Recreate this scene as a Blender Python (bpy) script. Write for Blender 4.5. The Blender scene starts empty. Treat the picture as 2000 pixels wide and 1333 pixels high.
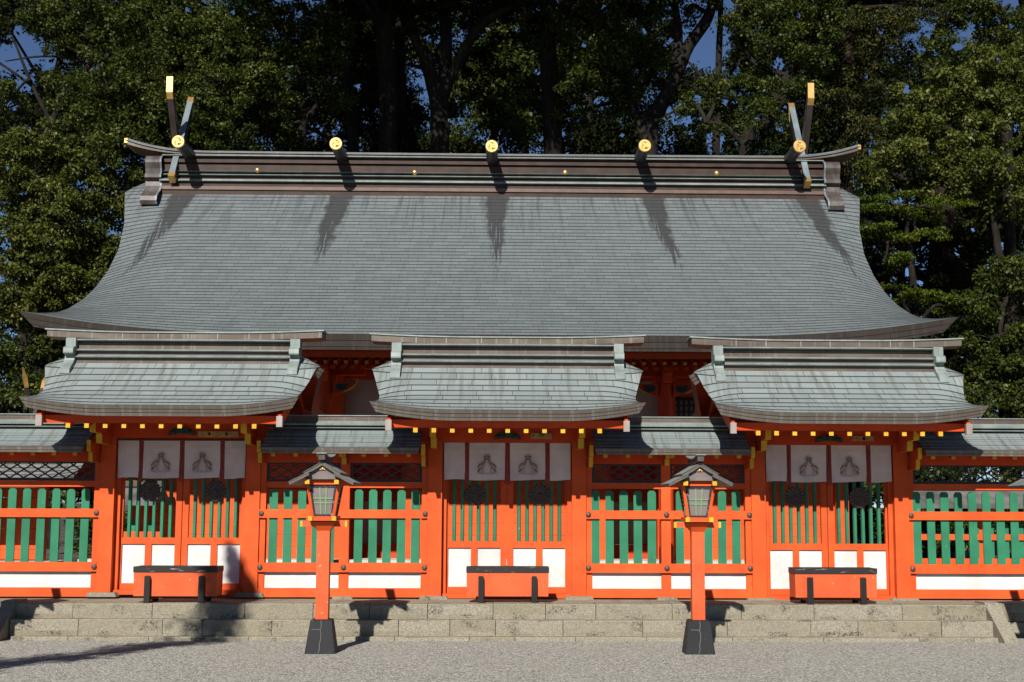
import bpy, math, random
import numpy as np
from mathutils import Vector, Matrix

random.seed(7)
rng = np.random.default_rng(11)
S = bpy.context.scene
COL = S.collection
R = math.radians

# ------------------------------------------------------------------ camera
F, PPX, PPY = 2700.0, 1040.0, 666.5            # in the photograph's 2000 x 1333 pixels
CAM = Vector((0.0, -22.0, 1.9))
YAW, PITCH, ROLL = R(1.2), R(7.05), 0.0035
MROT = Matrix.Rotation(-YAW, 3, 'Z') @ Matrix.Rotation(math.pi / 2 + PITCH, 3, 'X') @ Matrix.Rotation(ROLL, 3, 'Z')
cd = bpy.data.cameras.new('camera')
cam = bpy.data.objects.new('camera', cd)
COL.objects.link(cam)
cam.matrix_world = Matrix.Translation(CAM) @ MROT.to_4x4()
cd.sensor_width = 36.0
cd.lens = F / 2000.0 * 36.0
cd.shift_x = -(PPX - 1000.0) / 2000.0
cd.clip_start = 0.1
cd.clip_end = 3000.0
S.camera = cam

# ------------------------------------------------------------------ light
SUN_TO = Vector((0.225, 1.0, -0.722)).normalized()       # the way the sunlight travels
SUN_EL = math.asin(-SUN_TO.z)
SUN_AZ = math.atan2(-SUN_TO.x, -SUN_TO.y)
W = bpy.data.worlds.new("World")
S.world = W
W.use_nodes = True
wn = W.node_tree
wn.nodes.clear()
sky = wn.nodes.new('ShaderNodeTexSky')
sky.sky_type = 'NISHITA'
sky.sun_disc = False
sky.sun_elevation = SUN_EL
sky.sun_rotation = SUN_AZ
sky.air_density = 0.55
sky.dust_density = 0.0
sky.ozone_density = 4.0
bg = wn.nodes.new('ShaderNodeBackground')
bg.inputs['Strength'].default_value = 0.05
wo = wn.nodes.new('ShaderNodeOutputWorld')
wn.links.new(sky.outputs[0], bg.inputs[0])
wn.links.new(bg.outputs[0], wo.inputs[0])
sd = bpy.data.lights.new('sun', 'SUN')
sd.energy = 5.0
sd.angle = R(0.53)
sd.color = (1.0, 0.945, 0.86)
sun = bpy.data.objects.new('sun', sd)
COL.objects.link(sun)
sun.location = (-8, -30, 25)
sun.rotation_euler = SUN_TO.to_track_quat('-Z', 'Y').to_euler()
S.view_settings.view_transform = 'Standard'
S.view_settings.look = 'None'
S.view_settings.exposure = 0.60
S.view_settings.gamma = 1.0
S.view_settings.use_curve_mapping = False
S.cycles.max_bounces = 6
S.cycles.diffuse_bounces = 2
S.cycles.glossy_bounces = 3
S.cycles.transmission_bounces = 3
S.cycles.transparent_max_bounces = 6
S.cycles.caustics_reflective = False
S.cycles.caustics_refractive = False


def at(px, py, Y):
    """The point in the plane y = Y that the photograph shows at pixel (px, py)."""
    d = MROT @ Vector(((px - PPX) / F, -(py - PPY) / F, -1.0))
    return CAM + d * ((Y - CAM.y) / d.y)


def zz(py, Y):
    """Height seen at picture row py at depth Y, in the middle of the picture."""
    return at(985, py, Y).z


def xx(px, Y, py=1000):
    return at(px, py, Y).x


def depth(Y, z):
    return -(MROT.transposed() @ (Vector((0.0, Y, z)) - CAM)).z


def proj(p):
    """Pixels of points (n, 3)."""
    d = (p - np.array(CAM)) @ np.array(MROT)
    return PPX - F * d[:, 0] / d[:, 2], PPY + F * d[:, 1] / d[:, 2]


# ------------------------------------------------------------------ materials
class NT:
    def __init__(self, name):
        self.m = bpy.data.materials.new(name)
        self.m.use_nodes = True
        self.t = self.m.node_tree
        self.t.nodes.clear()
        self.out = self.t.nodes.new('ShaderNodeOutputMaterial')
        self.p = self.t.nodes.new('ShaderNodeBsdfPrincipled')
        self.t.links.new(self.p.outputs[0], self.out.inputs[0])

    def put(self, sock, v):
        if isinstance(v, bpy.types.NodeSocket):
            self.t.links.new(v, sock)
        elif v is not None:
            if isinstance(v, (tuple, list)) and len(v) == 3 and sock.type == 'RGBA':
                v = (*v, 1.0)
            sock.default_value = v

    def pos(self):
        return self.t.nodes.new('ShaderNodeNewGeometry').outputs['Position']

    def uv(self):
        return self.t.nodes.new('ShaderNodeTexCoord').outputs['UV']

    def scale(self, vec, s):
        n = self.t.nodes.new('ShaderNodeVectorMath')
        n.operation = 'MULTIPLY'
        self.put(n.inputs[0], vec)
        n.inputs[1].default_value = s
        return n.outputs[0]

    def noise(self, vec, scale, detail=3, rough=0.55, dist=0.0):
        n = self.t.nodes.new('ShaderNodeTexNoise')
        self.put(n.inputs['Vector'], vec)
        n.inputs['Scale'].default_value = scale
        n.inputs['Detail'].default_value = detail
        n.inputs['Roughness'].default_value = rough
        n.inputs['Distortion'].default_value = dist
        return n.outputs['Fac']

    def voronoi(self, vec, scale, feature='F1', out='Distance'):
        n = self.t.nodes.new('ShaderNodeTexVoronoi')
        n.feature = feature
        self.put(n.inputs['Vector'], vec)
        n.inputs['Scale'].default_value = scale
        return n.outputs[out]

    def math(self, op, a, b=0.0, c=0.0, clamp=False):
        n = self.t.nodes.new('ShaderNodeMath')
        n.operation = op
        n.use_clamp = clamp
        self.put(n.inputs[0], a)
        self.put(n.inputs[1], b)
        self.put(n.inputs[2], c)
        return n.outputs[0]

    def ramp(self, fac, lo, hi, a=0.0, b=1.0):
        n = self.t.nodes.new('ShaderNodeMapRange')
        n.interpolation_type = 'SMOOTHSTEP'
        self.put(n.inputs[0], fac)
        for i, v in zip((1, 2, 3, 4), (lo, hi, a, b)):
            n.inputs[i].default_value = v
        return n.outputs[0]

    def mix(self, fac, a, b, mode='MIX'):
        n = self.t.nodes.new('ShaderNodeMix')
        n.data_type = 'RGBA'
        n.blend_type = mode
        self.put(n.inputs[0], fac)
        self.put(n.inputs[6], a)
        self.put(n.inputs[7], b)
        return n.outputs[2]

    def sep(self, vec):
        n = self.t.nodes.new('ShaderNodeSeparateXYZ')
        self.put(n.inputs[0], vec)
        return n.outputs

    def comb(self, x, y, z=0.0):
        n = self.t.nodes.new('ShaderNodeCombineXYZ')
        self.put(n.inputs[0], x)
        self.put(n.inputs[1], y)
        self.put(n.inputs[2], z)
        return n.outputs[0]

    def white(self, v):
        n = self.t.nodes.new('ShaderNodeTexWhiteNoise')
        n.noise_dimensions = '1D'
        self.put(n.inputs['W'], v)
        return n.outputs['Value']

    def bump(self, h, strength, dist=0.01):
        n = self.t.nodes.new('ShaderNodeBump')
        n.inputs['Strength'].default_value = strength
        n.inputs['Distance'].default_value = dist
        self.put(n.inputs['Height'], h)
        self.t.links.new(n.outputs[0], self.p.inputs['Normal'])

    def fin(self, col, rough=0.6, metal=0.0, spec=0.5):
        self.put(self.p.inputs['Base Color'], col)
        self.put(self.p.inputs['Roughness'], rough)
        self.put(self.p.inputs['Metallic'], metal)
        self.put(self.p.inputs['Specular IOR Level'], spec)
        return self.m


def mul(c, k):
    return tuple(min(1.0, x * k) for x in c)


def painted(name, c, chip=None, chip_at=0.70, rough=0.55, grime=0.25, spec=0.20):
    """Brushed paint on planks: faint grain, blotches, a few chips and scuffs."""
    n = NT(name)
    p = n.pos()
    blot = n.noise(p, 2.1, 5, 0.6)
    col = n.mix(n.ramp(blot, 0.3, 0.72), mul(c, 0.80), mul(c, 1.12))
    rnd = n.t.nodes.new('ShaderNodeObjectInfo').outputs['Random']
    col = n.mix(n.math('MULTIPLY', rnd, 0.20), col, mul(c, 0.62))
    grain = n.noise(n.scale(p, (60, 60, 3.0)), 1.0, 3)
    col = n.mix(n.ramp(grain, 0.35, 0.75, 0.0, 0.22), col, mul(c, 0.72))
    g = n.noise(p, 6.5, 5, 0.65)
    col = n.mix(n.ramp(g, 0.60, 0.78, 0.0, grime), col, mul(c, 0.45))
    if chip:
        ch = n.noise(n.scale(p, (28, 28, 12)), 1.0, 4, 0.6)
        col = n.mix(n.ramp(ch, chip_at, chip_at + 0.03, 0.0, 0.8), col, chip)
    n.bump(grain, 0.12, 0.004)
    return n.fin(col, rough, 0.0, spec)


def plain(name, c, rough=0.6, metal=0.0, var=0.12, sc=5.0, spec=0.4, bump=0.0):
    n = NT(name)
    p = n.pos()
    k = n.noise(p, sc, 4)
    col = n.mix(n.ramp(k, 0.3, 0.7), mul(c, 1 - var), mul(c, 1 + var))
    if bump:
        n.bump(n.noise(p, sc * 9, 3), bump, 0.01)
    return n.fin(col, rough, metal, spec)


def shingles(name, c1, c2, seam, rowh, width, streak, warm, stain=None, rough=0.5, seam_w=0.007, joint=2.0, drift=0.0):
    """Copper plate courses in UV metres: seams, plate tints, rain streaks."""
    n = NT(name)
    u, v, _ = n.sep(n.uv())
    row = n.math('FLOOR', n.math('DIVIDE', n.math('ADD', v, rowh * 0.02), rowh))
    u2 = n.math('ADD', u, n.math('ADD', n.math('MULTIPLY', row, width * drift), n.math('MULTIPLY', n.white(row), width * (3.1 if drift == 0 else 0.34))))
    b = n.t.nodes.new('ShaderNodeTexBrick')
    b.offset = 0.0
    b.squash = 1.0
    n.put(b.inputs['Vector'], n.comb(n.math('MULTIPLY', u2, joint), v))
    n.put(b.inputs['Color1'], c1)
    n.put(b.inputs['Color2'], c2)
    n.put(b.inputs['Mortar'], c1)
    b.inputs['Scale'].default_value = 1.0
    b.inputs['Mortar Size'].default_value = seam_w
    b.inputs['Mortar Smooth'].default_value = 0.3
    b.inputs['Bias'].default_value = 0.0
    b.inputs['Brick Width'].default_value = width * joint
    b.inputs['Row Height'].default_value = rowh
    col = b.outputs['Color']
    st = n.noise(n.comb(n.math('MULTIPLY', n.math('SUBTRACT', u, n.math('MULTIPLY', v, n.math('MULTIPLY', u, 0.028))), 9.0), n.math('MULTIPLY', v, 0.40)), 1.0, 4, 0.6)
    topf = n.ramp(v, 0.5, 2.6, 0.85, 0.18)
    col = n.mix(n.math('MULTIPLY', n.ramp(st, 0.48, 0.66), topf), col, streak)
    blot = n.noise(n.comb(u, v), 0.9, 5, 0.6)
    col = n.mix(n.ramp(blot, 0.52, 0.75, 0.0, 0.5), col, warm)
    fine = n.noise(n.comb(u, v), 22.0, 3)
    col = n.mix(n.ramp(fine, 0.3, 0.7, 0.0, 0.25), col, mul(c1, 0.7))
    if stain:
        x0, sp, length, tone = stain
        w = n.noise(n.comb(n.math('MULTIPLY', u, 0.6), n.math('MULTIPLY', v, 0.9)), 1.0, 3)
        d = n.math('SUBTRACT', u, x0)
        d = n.math('ADD', d, n.math('MULTIPLY', n.math('SUBTRACT', w, 0.5), n.math('MULTIPLY', v, 0.16)))
        d = n.math('SUBTRACT', d, n.math('MULTIPLY', v, n.math('MULTIPLY', u, 0.028)))
        k = n.math('ABSOLUTE', n.math('SUBTRACT', d, n.math('MULTIPLY', n.math('ROUND', n.math('DIVIDE', d, sp)), sp)))
        half = n.math('SUBTRACT', 0.31, n.math('MULTIPLY', v, 0.075))
        inside = n.ramp(n.math('SUBTRACT', half, n.math('ADD', k, n.math('MULTIPLY', n.math('SUBTRACT', n.noise(n.comb(n.math('MULTIPLY', u, 9.0), n.math('MULTIPLY', v, 5.0)), 1.0, 3), 0.5), 0.22))), -0.05, 0.06)
        drip = n.noise(n.comb(n.math('MULTIPLY', n.math('ADD', u, n.math('MULTIPLY', v, 0.0)), 22.0), n.math('MULTIPLY', v, 0.8)), 1.0, 5, 0.65)
        fade = n.ramp(v, 0.7, length, 1.0, 0.0)
        thr = n.ramp(n.math('ADD', drip, n.math('MULTIPLY', fade, 0.26)), 0.58, 0.64)
        msk = n.math('MULTIPLY', n.math('MULTIPLY', inside, thr), n.math('MULTIPLY', n.ramp(fade, 0.0, 0.45), 0.9))
        col = n.mix(msk, col, tone)
    col = n.mix(b.outputs['Fac'], col, seam)
    n.bump(n.math('SUBTRACT', n.math('MULTIPLY', fine, 0.15), b.outputs['Fac']), 0.22, 0.008)
    return n.fin(col, rough, 0.0, 0.4)


M = {}
M['orange'] = painted('vermilion_paint', (0.60, 0.084, 0.016), (0.52, 0.26, 0.16), 0.725, 0.6, 0.2)
M['orange_worn'] = painted('worn_vermilion_paint', (0.58, 0.096, 0.030), (0.42, 0.32, 0.26), 0.665, 0.55, 0.2)
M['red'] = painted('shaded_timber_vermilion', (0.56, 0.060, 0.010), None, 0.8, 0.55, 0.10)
M['green'] = painted('green_paint', (0.025, 0.165, 0.086), (0.32, 0.33, 0.24), 0.69, 0.55, 0.3)
M['yellow'] = painted('yellow_paint', (0.56, 0.33, 0.022), None, 0.8, 0.5, 0.12)
M['white'] = painted('white_board_paint', (0.60, 0.595, 0.58), (0.42, 0.40, 0.37), 0.71, 0.6, 0.32)
M['plaster'] = plain('plaster', (0.44, 0.375, 0.34), 0.85, 0, 0.08, 2.0)
M['black'] = painted('black_paint', (0.018, 0.017, 0.017), (0.30, 0.27, 0.24), 0.715, 0.45, 0.0)
def worn_lid():
    n = NT('worn_black_lid')
    p = n.pos()
    k = n.noise(n.scale(p, (3.2, 20, 26)), 1.0, 5, 0.65)
    col = n.mix(n.ramp(k, 0.58, 0.68, 0, 0.7), (0.016, 0.015, 0.016), (0.42, 0.36, 0.30))
    return n.fin(col, 0.5, 0, 0.3)


M['lid'] = worn_lid()
M['lattice'] = plain('black_lattice', (0.008, 0.008, 0.010), 0.5)
M['iron'] = plain('dark_bronze', (0.075, 0.056, 0.048), 0.5, 0.25, 0.3, 30.0)
M['carved'] = plain('carved_green', (0.008, 0.036, 0.030), 0.6, 0, 0.4, 18.0)
M['sign_wood'] = plain('pale_sign_wood', (0.36, 0.235, 0.09), 0.6, 0, 0.2, 9.0)
M['ink'] = plain('ink', (0.012, 0.010, 0.010), 0.6)
M['gold'] = plain('gold', (0.74, 0.46, 0.15), 0.33, 0.85, 0.12, 9.0, 0.5, 0.10)
M['copper'] = None
M['cloth'] = None


def copper():
    n = NT('weathered_copper')
    p = n.pos()
    k = n.noise(n.scale(p, (1.3, 5.0, 5.0)), 1.0, 4, 0.6)
    col = n.mix(n.ramp(k, 0.35, 0.72), (0.078, 0.055, 0.042), (0.118, 0.096, 0.080))
    s = n.noise(n.scale(p, (16.0, 6.0, 1.2)), 1.0, 4, 0.6)
    col = n.mix(n.ramp(s, 0.55, 0.72, 0, 0.6), col, (0.17, 0.17, 0.15))
    g = n.t.nodes.new('ShaderNodeNewGeometry')
    d = n.noise(p, 9.0, 4)
    col = n.mix(n.ramp(d, 0.60, 0.8, 0, 0.5), col, (0.048, 0.034, 0.028))
    n.bump(d, 0.10, 0.01)
    return n.fin(col, 0.48, 0.25, 0.4)


def patina(name, a, b):
    n = NT(name)
    p = n.pos()
    k = n.noise(n.scale(p, (4.0, 4.0, 2.0)), 1.0, 5, 0.6)
    col = n.mix(n.ramp(k, 0.35, 0.7), a, b)
    s = n.noise(n.scale(p, (22.0, 9.0, 1.5)), 1.0, 3)
    col = n.mix(n.ramp(s, 0.55, 0.75, 0, 0.45), col, (0.10, 0.08, 0.066))
    n.bump(k, 0.08, 0.01)
    return n.fin(col, 0.5, 0.1, 0.4)


M['copper'] = copper()
M['dark_copper'] = plain('dark_copper', (0.060, 0.046, 0.042), 0.45, 0.3, 0.3, 6.0)
M['patina'] = patina('green_patina', (0.155, 0.190, 0.180), (0.225, 0.265, 0.250))
M['patina_blue'] = patina('blue_patina', (0.115, 0.148, 0.165), (0.175, 0.215, 0.230))
M['roof_gate'] = shingles('gate_copper_shingles', (0.182, 0.218, 0.220), (0.226, 0.264, 0.264), (0.050, 0.050, 0.047), 0.2, 0.55,
                          (0.120, 0.128, 0.116), (0.190, 0.185, 0.158), None, 0.5, 0.009, 1.7)
M['roof_main'] = shingles('hall_copper_shingles', (0.108, 0.126, 0.131), (0.137, 0.154, 0.158), (0.026, 0.032, 0.034), 0.128, 0.34,
                          (0.056, 0.064, 0.068), (0.140, 0.154, 0.156), (0.06, 3.31, 5.2, (0.032, 0.031, 0.032)), 0.46, 0.0100, 3.4, 0.39)
M['fascia'] = shingles('eave_edge_copper', (0.095, 0.078, 0.064), (0.122, 0.104, 0.086), (0.02, 0.016, 0.013), 0.052, 0.75,
                       (0.15, 0.155, 0.14), (0.075, 0.055, 0.042), None, 0.5, 0.006)
M['fascia_dark'] = shingles('hall_eave_copper', (0.052, 0.041, 0.036), (0.066, 0.054, 0.047), (0.012, 0.010, 0.009), 0.11, 0.9,
                            (0.08, 0.074, 0.068), (0.045, 0.033, 0.03), None, 0.5, 0.007)


def cloth():
    n = NT('white_cloth')
    p = n.pos()
    k = n.noise(n.scale(p, (1, 1, 1)), 3.0, 4)
    col = n.mix(n.ramp(k, 0.3, 0.7), (0.56, 0.465, 0.430), (0.64, 0.550, 0.515))
    w = n.noise(n.scale(p, (240, 240, 240)), 1.0, 2)
    n.bump(w, 0.08, 0.002)
    return n.fin(col, 0.9, 0, 0.1)


M['cloth'] = cloth()
M['ribbon'] = plain('dark_red_ribbon', (0.22, 0.035, 0.030), 0.8, 0, 0.2, 14.0)
M['crest_brown'] = plain('crest_brown', (0.27, 0.165, 0.125), 0.9)
M['crest_green'] = plain('crest_green', (0.17, 0.165, 0.085), 0.9)
M['crest_pale'] = plain('crest_pale', (0.43, 0.335, 0.295), 0.9)
M['paper'] = plain('lamp_paper', (0.170, 0.152, 0.145), 0.35, 0, 0.08, 4.0, 0.5)
M['muntin'] = plain('pale_green_paint', (0.17, 0.285, 0.145), 0.5)
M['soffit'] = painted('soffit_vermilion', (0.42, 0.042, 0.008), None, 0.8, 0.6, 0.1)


def stone():
    n = NT('granite_blocks')
    p = n.pos()
    isl = n.t.nodes.new('ShaderNodeNewGeometry').outputs['Random Per Island']
    f = n.voronoi(p, 85.0, 'F1', 'Color')
    sp = n.sep(f)[0]
    tone = n.mix(isl, (0.245, 0.215, 0.152), (0.305, 0.282, 0.225))
    col = n.mix(n.ramp(sp, 0.1, 0.9, 0.0, 0.75), tone, (0.155, 0.140, 0.105))
    m = n.noise(p, 12.0, 5, 0.7)
    col = n.mix(n.ramp(m, 0.48, 0.72, 0, 0.55), col, (0.170, 0.158, 0.122))
    off = n.t.nodes.new('ShaderNodeVectorMath')
    off.operation = 'ADD'
    n.put(off.inputs[0], p)
    n.put(off.inputs[1], n.comb(n.math('MULTIPLY', isl, 7.0), 0.0, n.math('MULTIPLY', isl, 3.0)))
    big = n.noise(n.scale(off.outputs[0], (2.6, 1.0, 2.6)), 1.0, 3, 0.5)
    lich = n.noise(p, 34.0, 4, 0.8)
    msk = n.math('MULTIPLY', n.ramp(big, 0.52, 0.66), n.ramp(lich, 0.46, 0.58))
    col = n.mix(n.math('MULTIPLY', msk, 0.85), col, (0.040, 0.036, 0.029))
    rust = n.noise(n.scale(off.outputs[0], (5.0, 3.0, 1.6)), 1.0, 3)
    col = n.mix(n.ramp(rust, 0.70, 0.80, 0, 0.5), col, (0.19, 0.105, 0.045))
    hgt = n.math('ADD', n.noise(p, 60.0, 4, 0.75), n.math('MULTIPLY', m, 0.7))
    n.bump(hgt, 0.6, 0.02)
    return n.fin(col, 0.9, 0, 0.2)


M['stone'] = stone()


def gravel():
    n = NT('grey_gravel')
    p = n.pos()
    a = n.voronoi(p, 48.0, 'F1', 'Color')
    r, g, _ = n.sep(a)
    col = n.mix(n.ramp(r, 0.05, 0.95), (0.178, 0.174, 0.158), (0.395, 0.382, 0.342))
    col = n.mix(n.ramp(g, 0.86, 0.97, 0, 0.7), col, (0.62, 0.60, 0.56))
    col = n.mix(n.ramp(g, 0.20, 0.06, 0, 0.8), col, (0.055, 0.054, 0.055))
    b = n.noise(p, 0.8, 4)
    col = n.mix(n.ramp(b, 0.4, 0.7, 0, 0.35), col, (0.30, 0.285, 0.24))
    d = n.voronoi(p, 48.0, 'F1', 'Distance')
    h = n.math('ADD', n.math('MULTIPLY', d, -1.0), n.math('MULTIPLY', n.noise(p, 11.0, 3), 0.6))
    n.bump(h, 0.7, 0.020)
    return n.fin(col, 0.85, 0, 0.25)


M['gravel'] = gravel()
M['soil'] = plain('leaf_litter', (0.055, 0.042, 0.028), 0.95, 0, 0.5, 1.3)


def bark(name, a, b):
    n = NT(name)
    p = n.pos()
    k = n.noise(n.scale(p, (9, 9, 2.0)), 1.0, 5, 0.65)
    col = n.mix(n.ramp(k, 0.35, 0.7), a, b)
    ms = n.noise(p, 2.2, 4)
    col = n.mix(n.ramp(ms, 0.56, 0.70, 0, 0.6), col, (0.022, 0.024, 0.012))
    n.bump(k, 0.9, 0.05)
    return n.fin(col, 0.9, 0, 0.2)


M['bark'] = bark('camphor_bark', (0.006, 0.005, 0.004), (0.022, 0.016, 0.012))
M['bark_red'] = bark('cedar_bark', (0.010, 0.006, 0.005), (0.030, 0.015, 0.010))


def leafmat(name, a, b, c, rough=0.50, trans=0.20, spec=0.22):
    n = NT(name)
    ob = n.t.nodes.new('ShaderNodeAttribute')
    ob.attribute_name = 'tint'
    f = ob.outputs['Fac']
    col = n.mix(n.ramp(f, 0.0, 0.6), a, b)
    col = n.mix(n.ramp(f, 0.72, 1.0), col, c)
    m = n.fin(col, rough, 0, spec)
    tr = n.t.nodes.new('ShaderNodeBsdfTranslucent')
    n.put(tr.inputs[0], n.mix(0.3, col, (0.10, 0.12, 0.01)))
    mx = n.t.nodes.new('ShaderNodeMixShader')
    mx.inputs[0].default_value = trans
    n.t.links.new(n.p.outputs[0], mx.inputs[1])
    n.t.links.new(tr.outputs[0], mx.inputs[2])
    n.t.links.new(mx.outputs[0], n.out.inputs[0])
    return m


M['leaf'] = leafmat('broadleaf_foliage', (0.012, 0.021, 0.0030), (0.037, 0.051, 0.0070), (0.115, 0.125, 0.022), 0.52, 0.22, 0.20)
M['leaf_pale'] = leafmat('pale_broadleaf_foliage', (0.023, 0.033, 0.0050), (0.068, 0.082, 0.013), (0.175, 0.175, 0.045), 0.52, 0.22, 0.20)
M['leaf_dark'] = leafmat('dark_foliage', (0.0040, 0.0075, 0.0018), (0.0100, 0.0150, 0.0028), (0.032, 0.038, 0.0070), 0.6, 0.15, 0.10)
M['leaf_maple'] = leafmat('maple_foliage', (0.030, 0.055, 0.004), (0.065, 0.095, 0.006), (0.15, 0.135, 0.008), 0.5, 0.35)
M['leaf_cedar'] = leafmat('cedar_foliage', (0.017, 0.021, 0.004), (0.034, 0.037, 0.0070), (0.075, 0.062, 0.012), 0.6, 0.15)


# ------------------------------------------------------------------ mesh building
class MB:
    def __init__(self):
        self.v, self.f, self.mi, self.uvs = [], [], [], []

    def add(self, vs, fs, mi=0, uv=None):
        o = len(self.v)
        self.v += [tuple(p) for p in vs]
        for k, f in enumerate(fs):
            self.f.append([i + o for i in f])
            self.mi.append(mi)
            self.uvs.append([uv[i] for i in f] if uv else None)
        return self

    def box(self, x0, x1, y0, y1, z0, z1, mi=0, mf=None):
        """mf: a material index for the front (-y) face only."""
        vs = [(x0, y0, z0), (x1, y0, z0), (x1, y1, z0), (x0, y1, z0), (x0, y0, z1), (x1, y0, z1), (x1, y1, z1), (x0, y1, z1)]
        fs = [(0, 3, 2, 1), (4, 5, 6, 7), (1, 2, 6, 5), (2, 3, 7, 6), (3, 0, 4, 7)]
        self.add(vs, fs, mi)
        self.add(vs, [(0, 1, 5, 4)], mi if mf is None else mf)
        return self

    def cbox(self, c, s, mi=0):
        return self.box(c[0] - s[0] / 2, c[0] + s[0] / 2, c[1] - s[1] / 2, c[1] + s[1] / 2, c[2] - s[2] / 2, c[2] + s[2] / 2, mi)

    def prism(self, poly, a0, a1, axis='x', mi=0, mcap=None, mside=None):
        """Extrude a polygon: axis x -> poly in (y,z); y -> (x,z); z -> (x,y)."""
        n = len(poly)
        put = {'x': lambda p, a: (a, p[0], p[1]), 'y': lambda p, a: (p[0], a, p[1]), 'z': lambda p, a: (p[0], p[1], a)}[axis]
        vs = [put(p, a0) for p in poly] + [put(p, a1) for p in poly]
        self.add(vs, [list(range(n))[::-1], [i + n for i in range(n)]], mi if mcap is None else mcap)
        for i in range(n):
            j = (i + 1) % n
            self.add(vs, [(i, j, j + n, i + n)], mside[i] if mside else mi)
        return self

    def tube(self, pts, rad, n=8, mi=0, cap=True, mcap=None, wob=0.0):
        pts = [Vector(p) for p in pts]
        rings = []
        up = Vector((0.31, 0.17, 0.93)).normalized()
        for i, p in enumerate(pts):
            d = (pts[min(i + 1, len(pts) - 1)] - pts[max(i - 1, 0)]).normalized()
            a = d.cross(up)
            if a.length < 0.05:
                a = d.cross(Vector((1, 0, 0)))
            a.normalize()
            b = d.cross(a).normalized()
            r = rad[i] if isinstance(rad, (list, tuple)) else rad
            ring = []
            for k in range(n):
                t = 2 * math.pi * k / n
                rr = r * (1 + wob * (random.random() - 0.5))
                ring.append(p + a * math.cos(t) * rr + b * math.sin(t) * rr)
            rings.append(ring)
        vs = [q for r_ in rings for q in r_]
        fs = []
        for i in range(len(rings) - 1):
            for k in range(n):
                k2 = (k + 1) % n
                fs.append((i * n + k, i * n + k2, (i + 1) * n + k2, (i + 1) * n + k))
        self.add(vs, fs, mi)
        if cap:
            L = (len(rings) - 1) * n
            self.add(vs, [tuple(range(n))[::-1], tuple(L + k for k in range(n))], mi if mcap is None else mcap)
        return self

    def dome(self, c, r, h, axis=(0, -1, 0), n=12, m=4, mi=0):
        """A shallow boss whose flat side faces away from axis."""
        c, ax = Vector(c), Vector(axis).normalized()
        a = ax.orthogonal().normalized()
        b = ax.cross(a)
        vs, fs = [], []
        for j in range(m):
            t = j / m * math.pi / 2
            for k in range(n):
                q = 2 * math.pi * k / n
                vs.append(c + (a * math.cos(q) + b * math.sin(q)) * r * math.cos(t) + ax * h * math.sin(t))
        vs.append(c + ax * h)
        for j in range(m - 1):
            for k in range(n):
                k2 = (k + 1) % n
                fs.append((j * n + k, j * n + k2, (j + 1) * n + k2, (j + 1) * n + k))
        for k in range(n):
            fs.append(((m - 1) * n + k, (m - 1) * n + (k + 1) % n, len(vs) - 1))
        return self.add(vs, fs, mi)

    def bar(self, x0, x1, y0, y1, zb, zt, n=24, mi=0, mtop=None):
        """A beam along x whose bottom and top follow zb(x), zt(x)."""
        vs = []
        for i in range(n + 1):
            x = x0 + (x1 - x0) * i / n
            vs += [(x, y0, zb(x)), (x, y1, zb(x)), (x, y1, zt(x)), (x, y0, zt(x))]
        for i in range(n):
            a, b = i * 4, i * 4 + 4
            self.add(vs, [(a, b, b + 3, a + 3), (a + 1, a, b, b + 1)[::-1], (a + 2, a + 1, b + 1, b + 2)[::-1]][:3], mi)
            self.add(vs, [(a + 3, b + 3, b + 2, a + 2)], mi if mtop is None else mtop)
        self.add(vs, [(0, 3, 2, 1), (n * 4, n * 4 + 1, n * 4 + 2, n * 4 + 3)], mi)
        return self

    def build(self, name, mats, parent=None, org=(0, 0, 0), smooth=False, fix=True):
        me = bpy.data.meshes.new(name)
        ox, oy, oz = org
        me.from_pydata([(x - ox, y - oy, z - oz) for x, y, z in self.v], [], self.f)
        if not isinstance(mats, (list, tuple)):
            mats = [mats]
        for m_ in mats:
            me.materials.append(M[m_] if isinstance(m_, str) else m_)
        me.polygons.foreach_set('material_index', self.mi)
        if any(u is not None for u in self.uvs):
            lay = me.uv_layers.new(name='UVMap')
            flat = []
            for f, u in zip(self.f, self.uvs):
                flat += [c for q in (u or [(0, 0)] * len(f)) for c in q]
            lay.data.foreach_set('uv', flat)
        if smooth:
            me.polygons.foreach_set('use_smooth', [True] * len(me.polygons))
        me.update()
        if fix:
            import bmesh
            bm = bmesh.new()
            bm.from_mesh(me)
            bmesh.ops.recalc_face_normals(bm, faces=bm.faces)
            bm.to_mesh(me)
            bm.free()
        o = bpy.data.objects.new(name, me)
        COL.objects.link(o)
        if parent is not None:
            o.parent = parent
        return o


def tag(o, label, cat, group=None, kind=None):
    if label:
        o['label'] = label
    if cat:
        o['category'] = cat
    if group:
        o['group'] = group
    if kind:
        o['kind'] = kind
    return o


def thing(name, label, cat, loc=(0, 0, 0), group=None):
    o = bpy.data.objects.new(name, None)
    o.empty_display_size = 0.3
    COL.objects.link(o)
    o.location = loc
    return tag(o, label, cat, group)


def kidmap():
    d = {}
    for o in bpy.data.objects:
        if o.parent:
            d.setdefault(o.parent.name, []).append(o)
    return d


def copy_thing(root, loc, label, group=None, rotz=None):
    km = kidmap()

    def cp(o, par):
        c = o.copy()
        COL.objects.link(c)
        c.parent = par
        for ch in km.get(o.name, []):
            cp(ch, c)
        return c
    r = cp(root, None)
    r.location = loc
    r['label'] = label
    if group:
        r['group'] = group
    if rotz is not None:
        r.rotation_euler.z = rotz
    return r


def sst(t):
    t = max(0.0, min(1.0, t))
    return t * t * (3 - 2 * t)


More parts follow.
